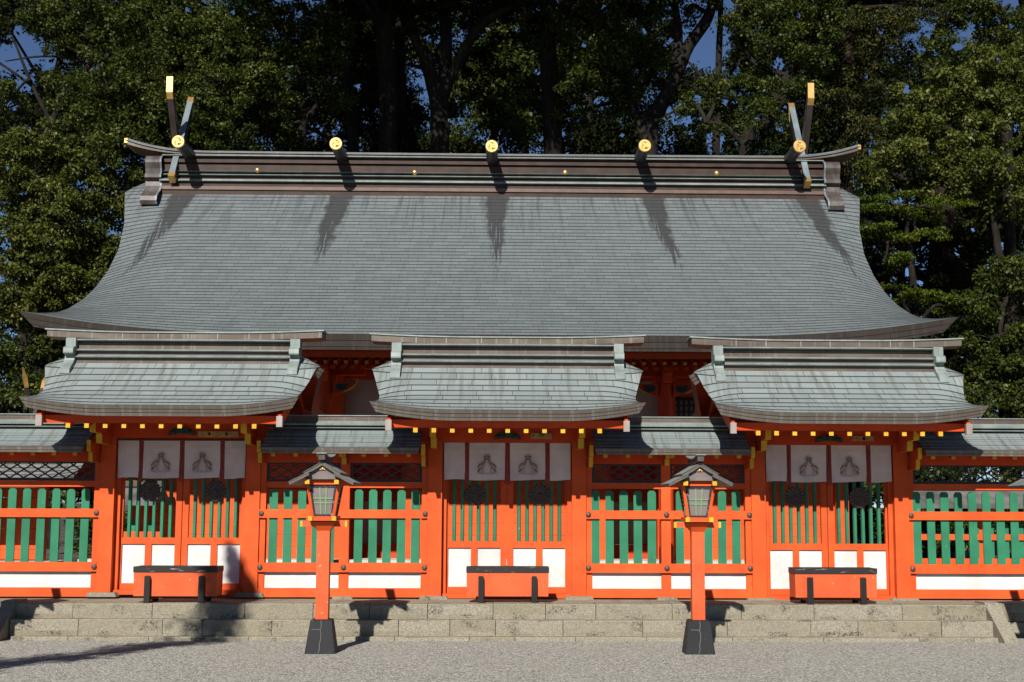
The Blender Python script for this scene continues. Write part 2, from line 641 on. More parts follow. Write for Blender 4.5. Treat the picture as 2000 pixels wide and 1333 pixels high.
def interp(x, tab, k):
    for a, b in zip(tab, tab[1:]):
        if x <= b[0]:
            t = (x - a[0]) / (b[0] - a[0])
            t = max(0.0, min(1.0, t))
            return a[k] + (b[k] - a[k]) * t
    return tab[-1][k]


def roof_shell(rows, yr, rowh, nx, thick, inset, step=0.011, back=True):
    """A roof of plate courses, thick layered eaves and verges.
    rows: (y, z, half width, verge rise, its width, corner rise, its width) from ridge to eave; yr: ridge centre."""
    top, edge, under = MB(), MB(), MB()

    def pt(r, s, lift=0.0, shrink=0.0, drop=0.0, dy=0.0, sgn=1):
        y, z, hw, d1, w1, d2, w2 = r
        x = hw * math.sin(s * math.pi / 2)
        ax = abs(x)
        z2 = z + d1 * max(0.0, (ax - hw + w1) / w1) ** 2 + d2 * max(0.0, (ax - hw + w2) / w2) ** 2
        y2 = y - lift * 0.5 + dy
        if sgn < 0:
            y2 = 2 * yr - y2
        return (x * (1 - shrink / hw), y2, z2 + lift * 0.86 - drop)
    ss = [-1 + 2 * i / nx for i in range(nx + 1)]
    for sgn in ((1, -1) if back else (1,)):
        for j in range(len(rows) - 1):
            a, b = rows[j], rows[j + 1]
            lift = step
            va = [pt(a, s, 0, sgn=sgn) for s in ss]
            vb = [pt(b, s, lift, sgn=sgn) for s in ss]
            vc = [pt(b, s, 0, sgn=sgn) for s in ss]
            ua = [(p[0], j * rowh) for p in va]
            ub = [(p[0], (j + 1) * rowh) for p in vb]
            n = nx + 1
            fs = [(i, i + 1, n + i + 1, n + i) for i in range(nx)]
            if sgn < 0:
                fs = [f[::-1] for f in fs]
            top.add(va + vb, [f[::-1] for f in fs], 0, ua + ub)
            if j < len(rows) - 2:
                uc = [(p[0], (j + 1) * rowh) for p in vb]
                top.add(vb + vc, [f[::-1] for f in fs], 0, uc + uc)
        e = rows[-1]
        m = 3
        prev = [pt(e, s, step, sgn=sgn) for s in ss]
        for q in range(m):
            t1 = (q + 1) / m
            cur = [pt(e, s, 0, inset * t1, thick * t1, 0.55 * inset * t1, sgn=sgn) for s in ss]
            u0 = [(p[0], thick * q / m) for p in prev]
            u1 = [(p[0], thick * t1) for p in cur]
            edge.add(prev + cur, [(i, i + 1, n + i + 1, n + i) for i in range(nx)], 0, u0 + u1)
            prev = cur
        for side in (-1, 1):
            vt = [pt(r, side, 0.0, sgn=sgn) for r in rows]
            vd = [pt(r, side, 0, inset, thick, 0.55 * inset if r is rows[-1] else 0.0, sgn=sgn) for r in rows]
            ut = [(p[1], 0.0) for p in vt]
            ud = [(p[1], thick) for p in vd]
            nn = len(rows)
            edge.add(vt + vd, [(i, i + 1, nn + i + 1, nn + i) for i in range(nn - 1)], 0, ut + ud)
        pick = rows[::max(1, len(rows) // 6)]
        if pick[-1] is not rows[-1]:
            pick = pick + [rows[-1]]
        sl = [-1 + 2 * i / 16 for i in range(17)]
        for a, b in zip(pick, pick[1:]):
            va = [pt(a, s, 0, inset, thick, 0, sgn=sgn) for s in sl]
            vb = [pt(b, s, 0, inset, thick, 0.55 * inset if b is rows[-1] else 0.0, sgn=sgn) for s in sl]
            under.add(va + vb, [(i, i + 1, 17 + i + 1, 17 + i) for i in range(16)], 0)
    return top, edge, under


def ypix(z, Y):
    """Picture row (middle of the picture) of height z at depth Y."""
    d = MROT.transposed() @ (Vector((0.02 * 0, Y, z)) - CAM)
    return PPY - F * d.y / (-d.z)


# ------------------------------------------------------------------ ground and steps
PZ = 0.545                                      # height of the stone platform
g = MB()
GZ = 0.055                                      # level of the gravel
g.add([(-260, -120, GZ), (260, -120, GZ), (260, 400, GZ), (-260, 400, GZ)], [(0, 1, 2, 3)])
o = g.build('gravel_ground', 'gravel')
tag(o, None, None, kind='structure')
g = MB()
NFX, NFY = 60, 30
vs = []
for j in range(NFY + 1):
    for i in range(NFX + 1):
        x = -70 + 140 * i / NFX
        y = 13.0 + 110 * j / NFY
        h = 0.30 + 0.02 * max(0, y - 14) + 0.35 * math.sin(x * 0.35 + j) * (1 if y > 16 else 0) * 0.6
        vs.append((x, y, h))
fs = [(j * (NFX + 1) + i, j * (NFX + 1) + i + 1, (j + 1) * (NFX + 1) + i + 1, (j + 1) * (NFX + 1) + i) for j in range(NFY) for i in range(NFX)]
o = g.add(vs, fs).build('forest_floor', 'soil', smooth=True)
tag(o, None, None, kind='structure')
g = MB()
g.box(-16, 16, -0.78, 13.6, 0.0, PZ)
o = g.build('stone_platform', 'stone')
tag(o, None, None, kind='structure')


def block_row(x0, x1, y0, y1, z0, z1, lens, seed, gap=0.009, bev=0.013, jit=0.006):
    """A course of rough blocks; each with its own length, chamfer and set."""
    rnd = random.Random(seed)
    mb = MB()
    x = x0
    while x < x1 - 0.05:
        L = rnd.uniform(*lens)
        xe = min(x1, x + L)
        if x1 - xe < lens[0] * 0.5:
            xe = x1
        dy, dz = rnd.uniform(-jit, jit), rnd.uniform(-jit, jit * 0.3)
        a, b = x + gap / 2, xe - gap / 2
        zt = z1 + dz
        prof = [(y0 + dy + bev, zt), (y0 + dy, zt - bev), (y0 + dy - 0.006, (z0 + zt) / 2), (y0 + dy, z0), (y1, z0), (y1, zt)]
        mb.prism(prof, a, b, 'x')
        x = xe
    return mb


steps = thing('stone_steps', 'two pale granite steps running along the whole front below the orange gates', 'steps', (0, -1.75, 0))
SX0, SX1 = xx(28, -1.3, 1185), xx(1930, -1.3, 1185)
og = (0, -1.75, 0)
block_row(xx(20, -1.75, 1255), xx(1962, -1.75, 1255), -1.75, -1.40, -0.05, 0.112, (0.6, 1.5), 3, jit=0.004).build('kerb_course', 'stone', steps, og)
block_row(xx(18, -1.55, 1230), xx(1955, -1.55, 1230), -1.55, -1.10, 0.02, 0.338, (0.55, 1.25), 5).build('lower_step', 'stone', steps, og)
block_row(xx(28, -1.3, 1195), xx(1930, -1.3, 1195), -1.30, -0.78, 0.25, 0.552, (0.7, 1.35), 8).build('upper_step', 'stone', steps, og)
for x0, sgn in ((xx(30, -1.3, 1190), -1), (xx(1926, -1.3, 1190), 1)):
    ch = MB()
    xa, xb = sorted((x0, x0 + sgn * 0.205))
    ch.prism([(-1.22, 0.585), (-2.02, 0.085), (-2.02, 0.0), (-0.8, 0.0), (-0.8, 0.585)], xa, xb, 'x')
    o = ch.build('cheek_stone', 'stone', steps, og)
for x0, x1, sd_ in ((-16, xx(28, -1.3, 1195) - 0.22, 21), (xx(1930, -1.3, 1195) + 0.22, 16, 22)):
    block_row(x0, x1, -1.05, -0.78, -0.02, 0.29, (0.7, 1.3), sd_).build('side_wall_course', 'stone', steps, og)
    block_row(x0, x1, -1.06, -0.78, 0.295, 0.555, (0.7, 1.3), sd_ + 5).build('side_wall_course', 'stone', steps, og)


# ------------------------------------------------------------------ the three gates
GX = [xx(349.5, 0, 1100), xx(989.5, 0, 1100), xx(1621, 0, 1100)]
CW = 0.225                                      # pillar width
CH = 1.135                                      # half distance between pillar axes
GO = (0, 0, PZ)

G_TAB = [(690, 707, 226), (706, 715, 246), (717.0, 724, 265), (729, 725, 263), (741, 748, 257), (752, 763, 253), (763, 774, 250), (773, 780, 250),
         (783, 784, 253), (793, 786, 260), (803, 785.5, 272)]


def gate_rows(n=9):
    z0, z1 = zz(717, -0.16), zz(802, -1.65)
    b = 0.16
    L = 1.49
    a = (z0 - z1 + b * L * L) / L
    rows = []
    for k in range(-2, n + 1):
        r = L * k / n if k >= 0 else 0.13 * k
        y, z = -0.16 - r, z0 - a * r + b * r * r
        yc = ypix(z, y)
        ye, hw = interp(yc, G_TAB, 1), interp(yc, G_TAB, 2)
        f = max(0.0, k / n)
        tot = zz(ye, y) - z
        d2 = 0.135 * max(0, (f - 0.55) / 0.45) ** 2
        rows.append((y, z, hw * depth(y, z) / F, tot - d2, 0.42 + 0.35 * f, d2, 1.2))
    return rows


def nose(mb, x, w, y_back, steps_, mi=0, ym=1):
    """A stepped bracket arm that reaches forward, painted yellow on its faces.
    steps_: (y front, z bottom, z top) from the top step down."""
    for yf, zb, zt in steps_:
        s = min(0.05, (zt - zb) * 0.4)
        poly = [(y_back, zt), (yf, zt), (yf + 0.015, zb + s), (yf + 0.03, zb), (y_back, zb)]
        mb.prism(poly, x - w / 2, x + w / 2, 'x', mi, mi, [mi, ym, ym, ym, mi])


def make_gate():
    t = thing('shrine_gate', 'x', 'gate', (0, 0, PZ), 'orange gates with copper roofs along the front')
    B = lambda mb, nm, mt, par=t, smooth=False: mb.build(nm, mt, par, GO, smooth)
    # base stones and pillars
    for s in (-1, 1):
        q = MB()
        q.prism([(s * CH - 0.23, 0.53), (s * CH - 0.20, 0.595), (s * CH + 0.20, 0.595), (s * CH + 0.23, 0.53)], -0.20, 0.24, 'y')
        B(q, 'base_stone', 'stone')
        q = MB().box(s * CH - CW / 2, s * CH + CW / 2, -CW / 2, CW / 2, 0.595, 3.02)
        B(q, 'pillar', 'orange')
        q = MB().box(s * 1.0 - 0.045, s * 1.0 + 0.045, 0.02, 0.20, 0.58, 2.97)
        B(q, 'door_jamb', 'orange')
    # sill, lintels
    B(MB().box(-CH + CW / 2, CH - CW / 2, -0.02, 0.30, 0.555, 0.628), 'threshold', 'orange')
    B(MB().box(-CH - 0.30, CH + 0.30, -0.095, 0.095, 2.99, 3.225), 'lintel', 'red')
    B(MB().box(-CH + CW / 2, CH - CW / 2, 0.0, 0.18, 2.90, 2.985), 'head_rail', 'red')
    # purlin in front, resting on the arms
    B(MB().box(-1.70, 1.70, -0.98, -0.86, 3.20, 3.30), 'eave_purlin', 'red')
    # door leaves
    yb = 0.10
    for s in (-1, 1):
        d = MB()
        d.box(*sorted((0.006 * s, 0.100 * s)), yb, yb + 0.07, 0.63, 2.90)
        d.box(*sorted((0.925 * s, 0.965 * s)), yb, yb + 0.07, 0.63, 2.90)
        d.box(*sorted((0.100 * s, 0.925 * s)), yb + 0.002, yb + 0.068, 0.63, 0.725)
        d.box(*sorted((0.100 * s, 0.925 * s)), yb + 0.002, yb + 0.068, 1.335, 1.435)
        d.box(*sorted((0.100 * s, 0.925 * s)), yb + 0.002, yb + 0.068, 2.80, 2.90)
        d.box(*sorted((0.462 * s, 0.565 * s)), yb + 0.004, yb + 0.066, 0.725, 1.335)
        leaf = B(d, 'door_leaf', 'orange')
        for a, b_ in ((0.100, 0.462), (0.565, 0.925)):
            B(MB().box(*sorted((a * s, b_ * s)), yb + 0.030, yb + 0.045, 0.725, 1.335), 'white_panel', 'white', leaf)
        for k in range(6):
            c = s * (0.192 + 0.1285 * k)
            q = MB().prism([(c - 0.031, yb + 0.045), (c - 0.020, yb + 0.012), (c + 0.020, yb + 0.012), (c + 0.031, yb + 0.045), (c + 0.031, yb + 0.058), (c - 0.031, yb + 0.058)], 1.435, 2.80, 'z')
            B(q, 'door_slat', 'green', leaf)
        # sixteen petalled crest boss
        cx, cz, r = s * 0.515, 2.165, 0.170
        q = MB()
        q.tube([(cx, yb - 0.012, cz), (cx, yb + 0.012, cz)], r * 0.93, 32)
        for k in range(16):
            an = 2 * math.pi * (k + 0.5) / 16
            ca, sa = math.cos(an), math.sin(an)
            pts = []
            for (rr, ww, yy) in ((0.035, 0.004, -0.018), (0.12, 0.022, -0.026), (0.150, 0.027, -0.022), (r, 0.018, -0.010)):
                pts.append((rr, ww, yy))
            vs, fs = [], []
            for rr, ww, yy in pts:
                for wq, yo in ((-ww, 0.012), (0, 0.0), (ww, 0.012)):
                    vs.append((cx + ca * rr - sa * wq, yb + yy + yo, cz + sa * rr + ca * wq))
            for i in range(3):
                for j in range(2):
                    fs.append((i * 3 + j, i * 3 + j + 1, (i + 1) * 3 + j + 1, (i + 1) * 3 + j))
            q.add(vs, fs)
        q.dome((cx, yb - 0.014, cz), 0.034, 0.022)
        B(q, 'crest_boss', 'iron', leaf)
    # carving on the lintel
    q = MB()
    pr = [(-0.215, 3.03), (-0.20, 3.10), (-0.12, 3.135), (-0.05, 3.165), (0.05, 3.165), (0.12, 3.135), (0.20, 3.10), (0.215, 3.03), (0.13, 3.045), (0.05, 3.06), (-0.05, 3.06), (-0.13, 3.045)]
    q.prism(pr, -0.135, -0.096, 'y')
    for k in (-1, 1):
        q.dome((k * 0.13, -0.135, 3.085), 0.035, 0.02)
    q.dome((0, -0.135, 3.115), 0.045, 0.03)
    B(q, 'frog_leg_carving', 'carved')
    # stepped arms
    for s in (-1, 1):
        q = MB()
        nose(q, s * (CH - 0.0), 0.090, -CW / 2 + 0.01, [(-1.02, 3.03, 3.195), (-0.66, 2.88, 3.025)])
        B(q, 'bracket_arm', ['red', 'yellow'])
        q = MB()
        nose(q, s * (CH + 0.165), 0.062, 0.05, [(-0.62, 2.755, 2.93), (-0.50, 2.60, 2.75)])
        B(q, 'bracket_arm', ['red', 'yellow'])
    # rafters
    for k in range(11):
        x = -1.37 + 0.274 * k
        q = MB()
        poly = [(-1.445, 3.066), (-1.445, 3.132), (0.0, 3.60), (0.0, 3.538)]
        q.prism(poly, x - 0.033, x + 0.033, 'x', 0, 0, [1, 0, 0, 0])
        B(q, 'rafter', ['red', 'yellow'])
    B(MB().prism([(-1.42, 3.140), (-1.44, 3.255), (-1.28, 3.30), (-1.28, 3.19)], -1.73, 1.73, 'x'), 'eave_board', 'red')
    # gable: boards, verge boards
    for s in (-1, 1):
        q = MB().prism([(-0.9, 3.30), (0.9, 3.30), (0.9, 3.55), (0.1, 4.1), (-0.9, 3.55)], *sorted((s * 1.20, s * 1.26)), 'x')
        B(q, 'gable_board', 'red')
        q = MB()
        x0, x1 = sorted((s * 1.735, s * 1.785))
        q.prism([(-1.54, 3.10), (-1.54, 3.27), (-0.8, 3.52), (0.0, 3.98), (0.0, 3.80), (-0.8, 3.34)], x0, x1, 'x')
        q.prism([(0.0, 3.80), (0.0, 3.98), (0.8, 3.52), (1.54, 3.27), (1.54, 3.10), (0.8, 3.34)], x0, x1, 'x')
        vb = B(q, 'verge_board', 'red')
        xo = s * 1.76
        B(MB().box(xo - 0.045, xo + 0.045, -1.575, -1.50, 3.085, 3.245), 'end_cap', 'end_copper', vb)
    # roof shell
    rows = gate_rows()
    tp, ed, un = roof_shell(rows, 0.10, 0.2, 44, 0.155, 0.10)
    roof = B(tp, 'copper_roof', 'roof_gate')
    B(ed, 'eave_edge', 'fascia', roof)
    B(un, 'soffit', 'soffit', roof)
    # ridge: stacked mouldings
    yr = 0.10
    zb = rows[2][1] - 0.06
    z = lambda py: zz(py, -0.14)
    hl = 1.72
    q = MB()
    q.box(-hl, hl, yr - 0.30, yr + 0.30, zb - 0.1, z(710))
    q.box(-hl, hl, yr - 0.27, yr + 0.27, z(705) - 0.0, z(697))
    q.box(-hl, hl, yr - 0.22, yr + 0.22, z(692.5), z(680))
    q.box(-hl, hl, yr - 0.20, yr + 0.20, z(680), z(676))
    rb = B(q, 'ridge_box', 'copper', roof)
    q = MB()
    q.prism([(yr - 0.36, z(710)), (yr - 0.37, z(708.5)), (yr - 0.30, z(704.5)), (yr + 0.30, z(704.5)), (yr + 0.36, z(708.5)), (yr + 0.36, z(710))], -hl, hl, 'x')
    q.prism([(yr - 0.33, z(697)), (yr - 0.34, z(696)), (yr - 0.25, z(692)), (yr + 0.25, z(692)), (yr + 0.33, z(696)), (yr + 0.33, z(697))], -hl, hl, 'x')
    q.prism([(yr - 0.31, z(677)), (yr - 0.32, z(676)), (yr - 0.25, z(672.5)), (yr + 0.25, z(672.5)), (yr + 0.31, z(676)), (yr + 0.31, z(677))], -hl - 0.04, hl + 0.04, 'x')
    B(q, 'ridge_ledge', 'patina', roof)
    q = MB()
    zc0, zc1 = z(673), z(660.5)
    up = lambda x: 0.045 * max(0, (abs(x) - 0.7) / 1.5) ** 1.7
    q.bar(-2.17, 2.17, yr - 0.235, yr + 0.235, lambda x: zc0 + up(x), lambda x: zc1 + up(x), 30, 0)
    cap = B(q, 'ridge_cap', 'copper', roof)
    q = MB().bar(-2.20, 2.20, yr - 0.255, yr + 0.255, lambda x: zc1 + up(x) + 0.001, lambda x: zc1 + up(x) + 0.022, 30, 0)
    for xr_ in (-1.46, -0.98, -0.42, 0.05, 0.52, 1.02, 1.40):
        q.box(xr_ - 0.007, xr_ + 0.007, yr - 0.240, yr - 0.234, zc0 + 0.012, zc1 + up(xr_) - 0.004)
    B(q, 'cap_plate', 'patina', roof)
    # ridge-end ornaments
    for s in (-1, 1):
        x0, x1 = sorted((s * 1.685, s * 1.838))
        q = MB()
        zo = lambda py: zz(py, -0.35)
        body = [(-0.20, zo(668)), (-0.23, zo(669.5)), (-0.23, zo(686)), (-0.30, zo(687)), (-0.345, zo(690)), (-0.35, zo(698)), (-0.345, zo(700.5)), (-0.25, zo(702)),
                (-0.24, zo(706)), (-0.27, zo(713)), (-0.34, zo(720)), (-0.43, zo(727)), (-0.49, zo(734)), (-0.49, zo(741)), (-0.46, zo(744)), (-0.38, zo(744)), (-0.2, zo(736)), (0.0, zo(722)), (0.0, zo(668))]
        q.prism(body, x0, x1, 'x', 0)
        o_ = B(q, 'ridge_ornament', 'patina', roof)
        q = MB()
        q.box(x0 + 0.012, x1 - 0.012, -0.236, -0.15, zo(686), zo(670.5))
    return t


M['end_copper'] = patina('pinkish_end_copper', (0.24, 0.195, 0.175), (0.31, 0.27, 0.25))
gate = make_gate()
gate.location = (GX[1], 0, PZ)
gate['label'] = 'middle of three orange gates, straight in front of the hall, roof between the other two'
copy_thing(gate, (GX[0], 0, PZ + 0.045), 'leftmost orange gate, its offering box touched by a soft tree shadow')
copy_thing(gate, (GX[2], 0, PZ - 0.02), 'rightmost orange gate, beside the fence with leaves behind its lattice')


# ------------------------------------------------------------------ curtains in the gates
def crest(mb, cx, cz, y, s):
    """Two facing birds under three leaves on a curled mount. mats: 0 brown, 1 green, 2 pale."""
    def poly(pts, mi):
        for m_ in (-1, 1):
            mb.add([(cx + m_ * px * s, y, cz + pz * s) for px, pz in pts], [list(range(len(pts)))], mi)
    y0_ = y
    y = y0_ + 0.0015
    poly([(0.14, 0.54), (0.34, 0.42), (0.60, 0.20), (0.80, -0.10), (0.84, -0.42), (0.70, -0.56), (0.52, -0.30), (0.48, -0.62), (0.36, -0.64), (0.30, -0.16), (0.20, 0.10)], 2)   # body
    y = y0_
    poly([(0.0, 0.92), (0.10, 1.12), (0.20, 1.22), (0.14, 1.04), (0.05, 0.88)], 1)          # leaves
    poly([(0.02, 0.86), (0.20, 0.96), (0.38, 0.94), (0.30, 0.80), (0.12, 0.74)], 1)
    poly([(0.0, 0.72), (0.14, 0.72), (0.34, 0.70), (0.26, 0.56), (0.10, 0.54), (0.0, 0.60)], 1)
    poly([(0.03, 0.50), (0.10, 0.52), (0.20, 0.42), (0.14, 0.34), (0.06, 0.40)], 2)          # head
    poly([(0.18, 0.56), (0.34, 0.44), (0.46, 0.16), (0.36, -0.06), (0.24, 0.12), (0.14, 0.36)], 0)   # neck, shoulder
    poly([(0.38, 0.24), (0.58, 0.26), (0.80, 0.04), (0.66, 0.02), (0.54, 0.08), (0.40, 0.06)], 0)   # wing feathers
    poly([(0.60, 0.16), (0.80, 0.12), (0.98, -0.16), (0.90, -0.40), (0.80, -0.14), (0.66, -0.02)], 0)
    poly([(0.46, 0.02), (0.60, -0.04), (0.74, -0.30), (0.94, -0.56), (0.90, -0.62), (0.74, -0.56), (0.56, -0.22)], 2)
    poly([(0.62, -0.32), (0.82, -0.40), (1.0, -0.60), (0.84, -0.70), (0.68, -0.56)], 0)
    poly([(0.42, -0.08), (0.56, -0.14), (0.56, -0.44), (0.46, -0.30)], 0)
    poly([(0.30, -0.02), (0.42, -0.06), (0.52, -0.36), (0.46, -0.66), (0.36, -0.68), (0.42, -0.40), (0.30, -0.18)], 2)  # legs
    poly([(0.20, -0.72), (0.46, -0.64), (0.62, -0.76), (0.52, -0.94), (0.34, -0.98), (0.44, -0.86), (0.40, -0.76)], 2)  # mount
    poly([(0.58, -0.80), (0.86, -0.72), (1.06, -0.82), (0.84, -0.84), (0.62, -0.92)], 2)
    poly([(0.0, -0.84), (0.10, -0.80), (0.26, -0.86), (0.30, -0.94), (0.12, -0.90), (0.0, -0.92)], 2)


def make_curtain():
    t = thing('gate_curtain', 'x', 'curtain', (0, -0.06, 2.40), 'white curtains hanging in the gates')
    og2 = (0, -0.06, 2.40)
    zt, zb = 2.985, 2.400
    for k, (a, b) in enumerate(((-1.00, -0.672), (-0.598, -0.034), (0.042, 0.598), (0.674, 1.00))):
        mb = MB()
        nx, nz = 26, 22
        rnd = random.Random(40 + k)
        ph = [rnd.uniform(0, 6.28) for _ in range(5)]

        def wy(u, w):
            sag = math.exp(-((w - 0.20) / 0.05) ** 2) * 0.008 * (1 - (2 * u - 1) ** 2)
            fold = 0.010 * math.sin(9 * (u - 0.5) + 5 * w + ph[2]) * math.exp(-3 * w) + 0.007 * math.exp(-((u - 0.15 - 0.5 * w) / 0.06) ** 2) * (1 - w)
            return (-0.060 + 0.009 * math.sin(5 * u + ph[0]) * w + 0.006 * math.sin(11 * u + 3 * w + ph[1]) * (0.3 + w) + fold * 0.9 - sag)
        vs = []
        for j in range(nz + 1):
            w = j / nz
            for i in range(nx + 1):
                u = i / nx
                x = a + (b - a) * u + 0.008 * w * math.sin(ph[3])
                z = zt + (zb - zt) * w + 0.010 * w * math.sin(3.1 * u + ph[4])
                vs.append((x, wy(u, w), z))
        fs = [(j * (nx + 1) + i, j * (nx + 1) + i + 1, (j + 1) * (nx + 1) + i + 1, (j + 1) * (nx + 1) + i) for j in range(nz) for i in range(nx)]
        mb.add(vs, fs)
        back = [(x, y + 0.004, z) for x, y, z in vs]
        mb.add(back, [f[::-1] for f in fs])
        c = mb.build('cloth_panel', 'cloth', t, og2, True, False)
        if k in (1, 2):
            q = MB()
            crest(q, (a + b) / 2 + 0.008 * math.sin(ph[3]), 2.63, -0.083, 0.155)
            q.build('printed_crest', ['crest_brown', 'crest_green', 'crest_pale'], c, og2, False, False)
        # bead of the hem
    for x in (-0.635, 0.004, 0.636):
        q = MB()
        q.box(x - 0.037, x - 0.004, -0.052, -0.046, 2.345, 2.99)
        q.box(x + 0.004, x + 0.040, -0.056, -0.050, 2.335, 2.99)
        for zk in (2.86, 2.72, 2.56):
            q.cbox((x + 0.018, -0.060, zk), (0.016, 0.010, 0.022))
        q.build('ribbon', 'ribbon', t, og2)
    q = MB().tube([(-1.02, -0.05, 2.995), (1.02, -0.05, 2.995)], 0.010, 8)
    q.build('hanging_rod', 'iron', t, og2)
    return t


cur = make_curtain()
cur.location = (GX[1], -0.06, 2.40)
cur['label'] = 'white curtain with printed birds and red ribbons hanging in the middle gate'
copy_thing(cur, (GX[0], -0.06, 2.41), 'white curtain with printed birds and red ribbons hanging in the leftmost gate')
copy_thing(cur, (GX[2], -0.06, 2.39), 'white curtain with printed birds and red ribbons hanging in the rightmost gate')


# ------------------------------------------------------------------ small wooden signs under the eaves
def glyph(text, size, loc, parent, org_):
    c = bpy.data.curves.new('characters', 'FONT')
    c.body = text
    c.size = size
    c.align_x = 'CENTER'
    c.align_y = 'CENTER'
    c.extrude = 0.001
    tmp = bpy.data.objects.new('tmp_text', c)
    COL.objects.link(tmp)
    dg = bpy.context.evaluated_depsgraph_get()
    me = bpy.data.meshes.new_from_object(tmp.evaluated_get(dg))
    bpy.data.objects.remove(tmp)
    me.transform(Matrix.Rotation(math.pi / 2, 4, 'X'))
    me.materials.clear()
    me.materials.append(M['ink'])
    o_ = bpy.data.objects.new('characters', me)
    COL.objects.link(o_)
    o_.parent = parent
    o_.location = (loc[0] - org_[0], loc[1] - org_[1], loc[2] - org_[2])
    return o_


def sign(px0, px1, py0, py1, label, marks, text=None):
    y = -0.125
    x0, x1 = xx(px0, y, 850), xx(px1, y, 850)
    z0, z1 = zz(py1, y), zz(py0, y)
    c = ((x0 + x1) / 2, y, z0)
    t = thing('wooden_sign', label, 'sign', c, 'small wooden signs under the gate eaves')
    MB().box(x0, x1, y, -0.097, z0, z1).build('board', 'sign_wood', t, c)
    q = MB()
    for (u, w, s) in marks:
        cx, cz = x0 + (x1 - x0) * u, z0 + (z1 - z0) * w
        for k in range(3):
            a = random.uniform(-0.5, 0.5) + k * 1.3
            dx, dz = math.cos(a) * s, math.sin(a) * s
            q.add([(cx - dx - dz * 0.3, y - 0.002, cz - dz + dx * 0.3), (cx - dx + dz * 0.3, y - 0.002, cz - dz - dx * 0.3),
                   (cx + dx + dz * 0.3, y - 0.002, cz + dz - dx * 0.3), (cx + dx - dz * 0.3, y - 0.002, cz + dz + dx * 0.3)], [(0, 1, 2, 3)])
    q.build('brush_marks', 'ink', t, c, False, False)
    if text:
        glyph(text, (z1 - z0) * 0.95, (x0 + (x1 - x0) * 0.51, y - 0.003, (z0 + z1) / 2 + 0.01), t, c)


sign(387, 466, 845.5, 856.5, 'long pale wooden sign with black characters under the left gate eave', [(0.12, 0.45, 0.012), (0.28, 0.55, 0.028), (0.56, 0.45, 0.010), (0.70, 0.5, 0.026), (0.82, 0.5, 0.010)])
sign(1037, 1078, 845.5, 857.5, 'pale wooden sign with one large black character under the middle gate eave', [(0.10, 0.62, 0.010), (0.10, 0.36, 0.010), (0.62, 0.55, 0.008)], '\u795e')
sign(1664, 1707, 849, 858.5, 'short pale wooden sign with small black characters under the right gate eave', [(0.08, 0.62, 0.011), (0.20, 0.60, 0.011), (0.30, 0.62, 0.010), (0.54, 0.5, 0.030), (0.70, 0.45, 0.008)])


# ------------------------------------------------------------------ offering boxes
def make_box():
    og3 = (0, -1.0, PZ)
    t = thing('offering_box', 'x', 'offering box', og3, 'long orange offering boxes in front of the gates')
    x0, x1, y0, y1 = -0.615, 0.615, -1.0, -0.56
    zb, zl, zt = 0.645, 0.995, 1.078
    q = MB()
    q.prism([(x0 + 0.006, zb), (x1 - 0.006, zb), (x1, zl), (x0, zl)], y0, y1, 'y')
    q.build('box_body', 'orange_worn', t, og3)
    q = MB()
    q.box(x0 - 0.006, x1 + 0.006, y0 - 0.012, y0 + 0.045, zl + 0.002, zt)
    q.box(x0 - 0.006, x1 + 0.006, y1 - 0.045, y1 + 0.012, zl + 0.002, zt)
    q.box(x0 - 0.006, x0 + 0.05, y0 + 0.045, y1 - 0.045, zl + 0.002, zt - 0.002)
    q.box(x1 - 0.05, x1 + 0.006, y0 + 0.045, y1 - 0.045, zl + 0.002, zt - 0.002)
    q.build('rim', 'lid', t, og3)
    q = MB()
    for k in range(14):
        x = x0 + 0.09 + k * 0.0805
        q.box(x - 0.018, x + 0.018, y0 + 0.045, y1 - 0.045, zt - 0.045, zt - 0.012)
    q.build('top_grille', 'lid', t, og3)
    for s in (-1, 1):
        xc = s * 0.398
        q = MB()
        for ya, yb_ in ((y0 - 0.072, y0 - 0.003), (y1 + 0.003, y1 + 0.072)):
            q.prism([(xc - 0.042, PZ + 0.004), (xc - 0.040, 0.93), (xc - 0.030, 0.945), (xc + 0.030, 0.945), (xc + 0.040, 0.93), (xc + 0.042, PZ + 0.004)], ya, yb_, 'y')
        q.box(xc - 0.035, xc + 0.035, y0 - 0.003, y1 + 0.003, 0.590, 0.643)
        q.build('stand_leg', 'black', t, og3)
    return t


ob = make_box()
ob.location = (xx(991.5, -1.0, 1140), -1.0, PZ)
ob['label'] = 'orange offering box with worn black rim before the middle gate'
copy_thing(ob, (xx(342, -1.14, 1140), -1.14, PZ), 'orange offering box whose right end lies in soft shadow before the left gate')
copy_thing(ob, (xx(1633, -1.14, 1140), -1.14, PZ), 'orange offering box with scuffed front before the right gate')


# ------------------------------------------------------------------ picket fences between the gates
FR_Z = dict(r1=(1.795, 1.928), r2=(0.958, 1.103), white=(0.712, 0.958), base=(0.545, 0.712))


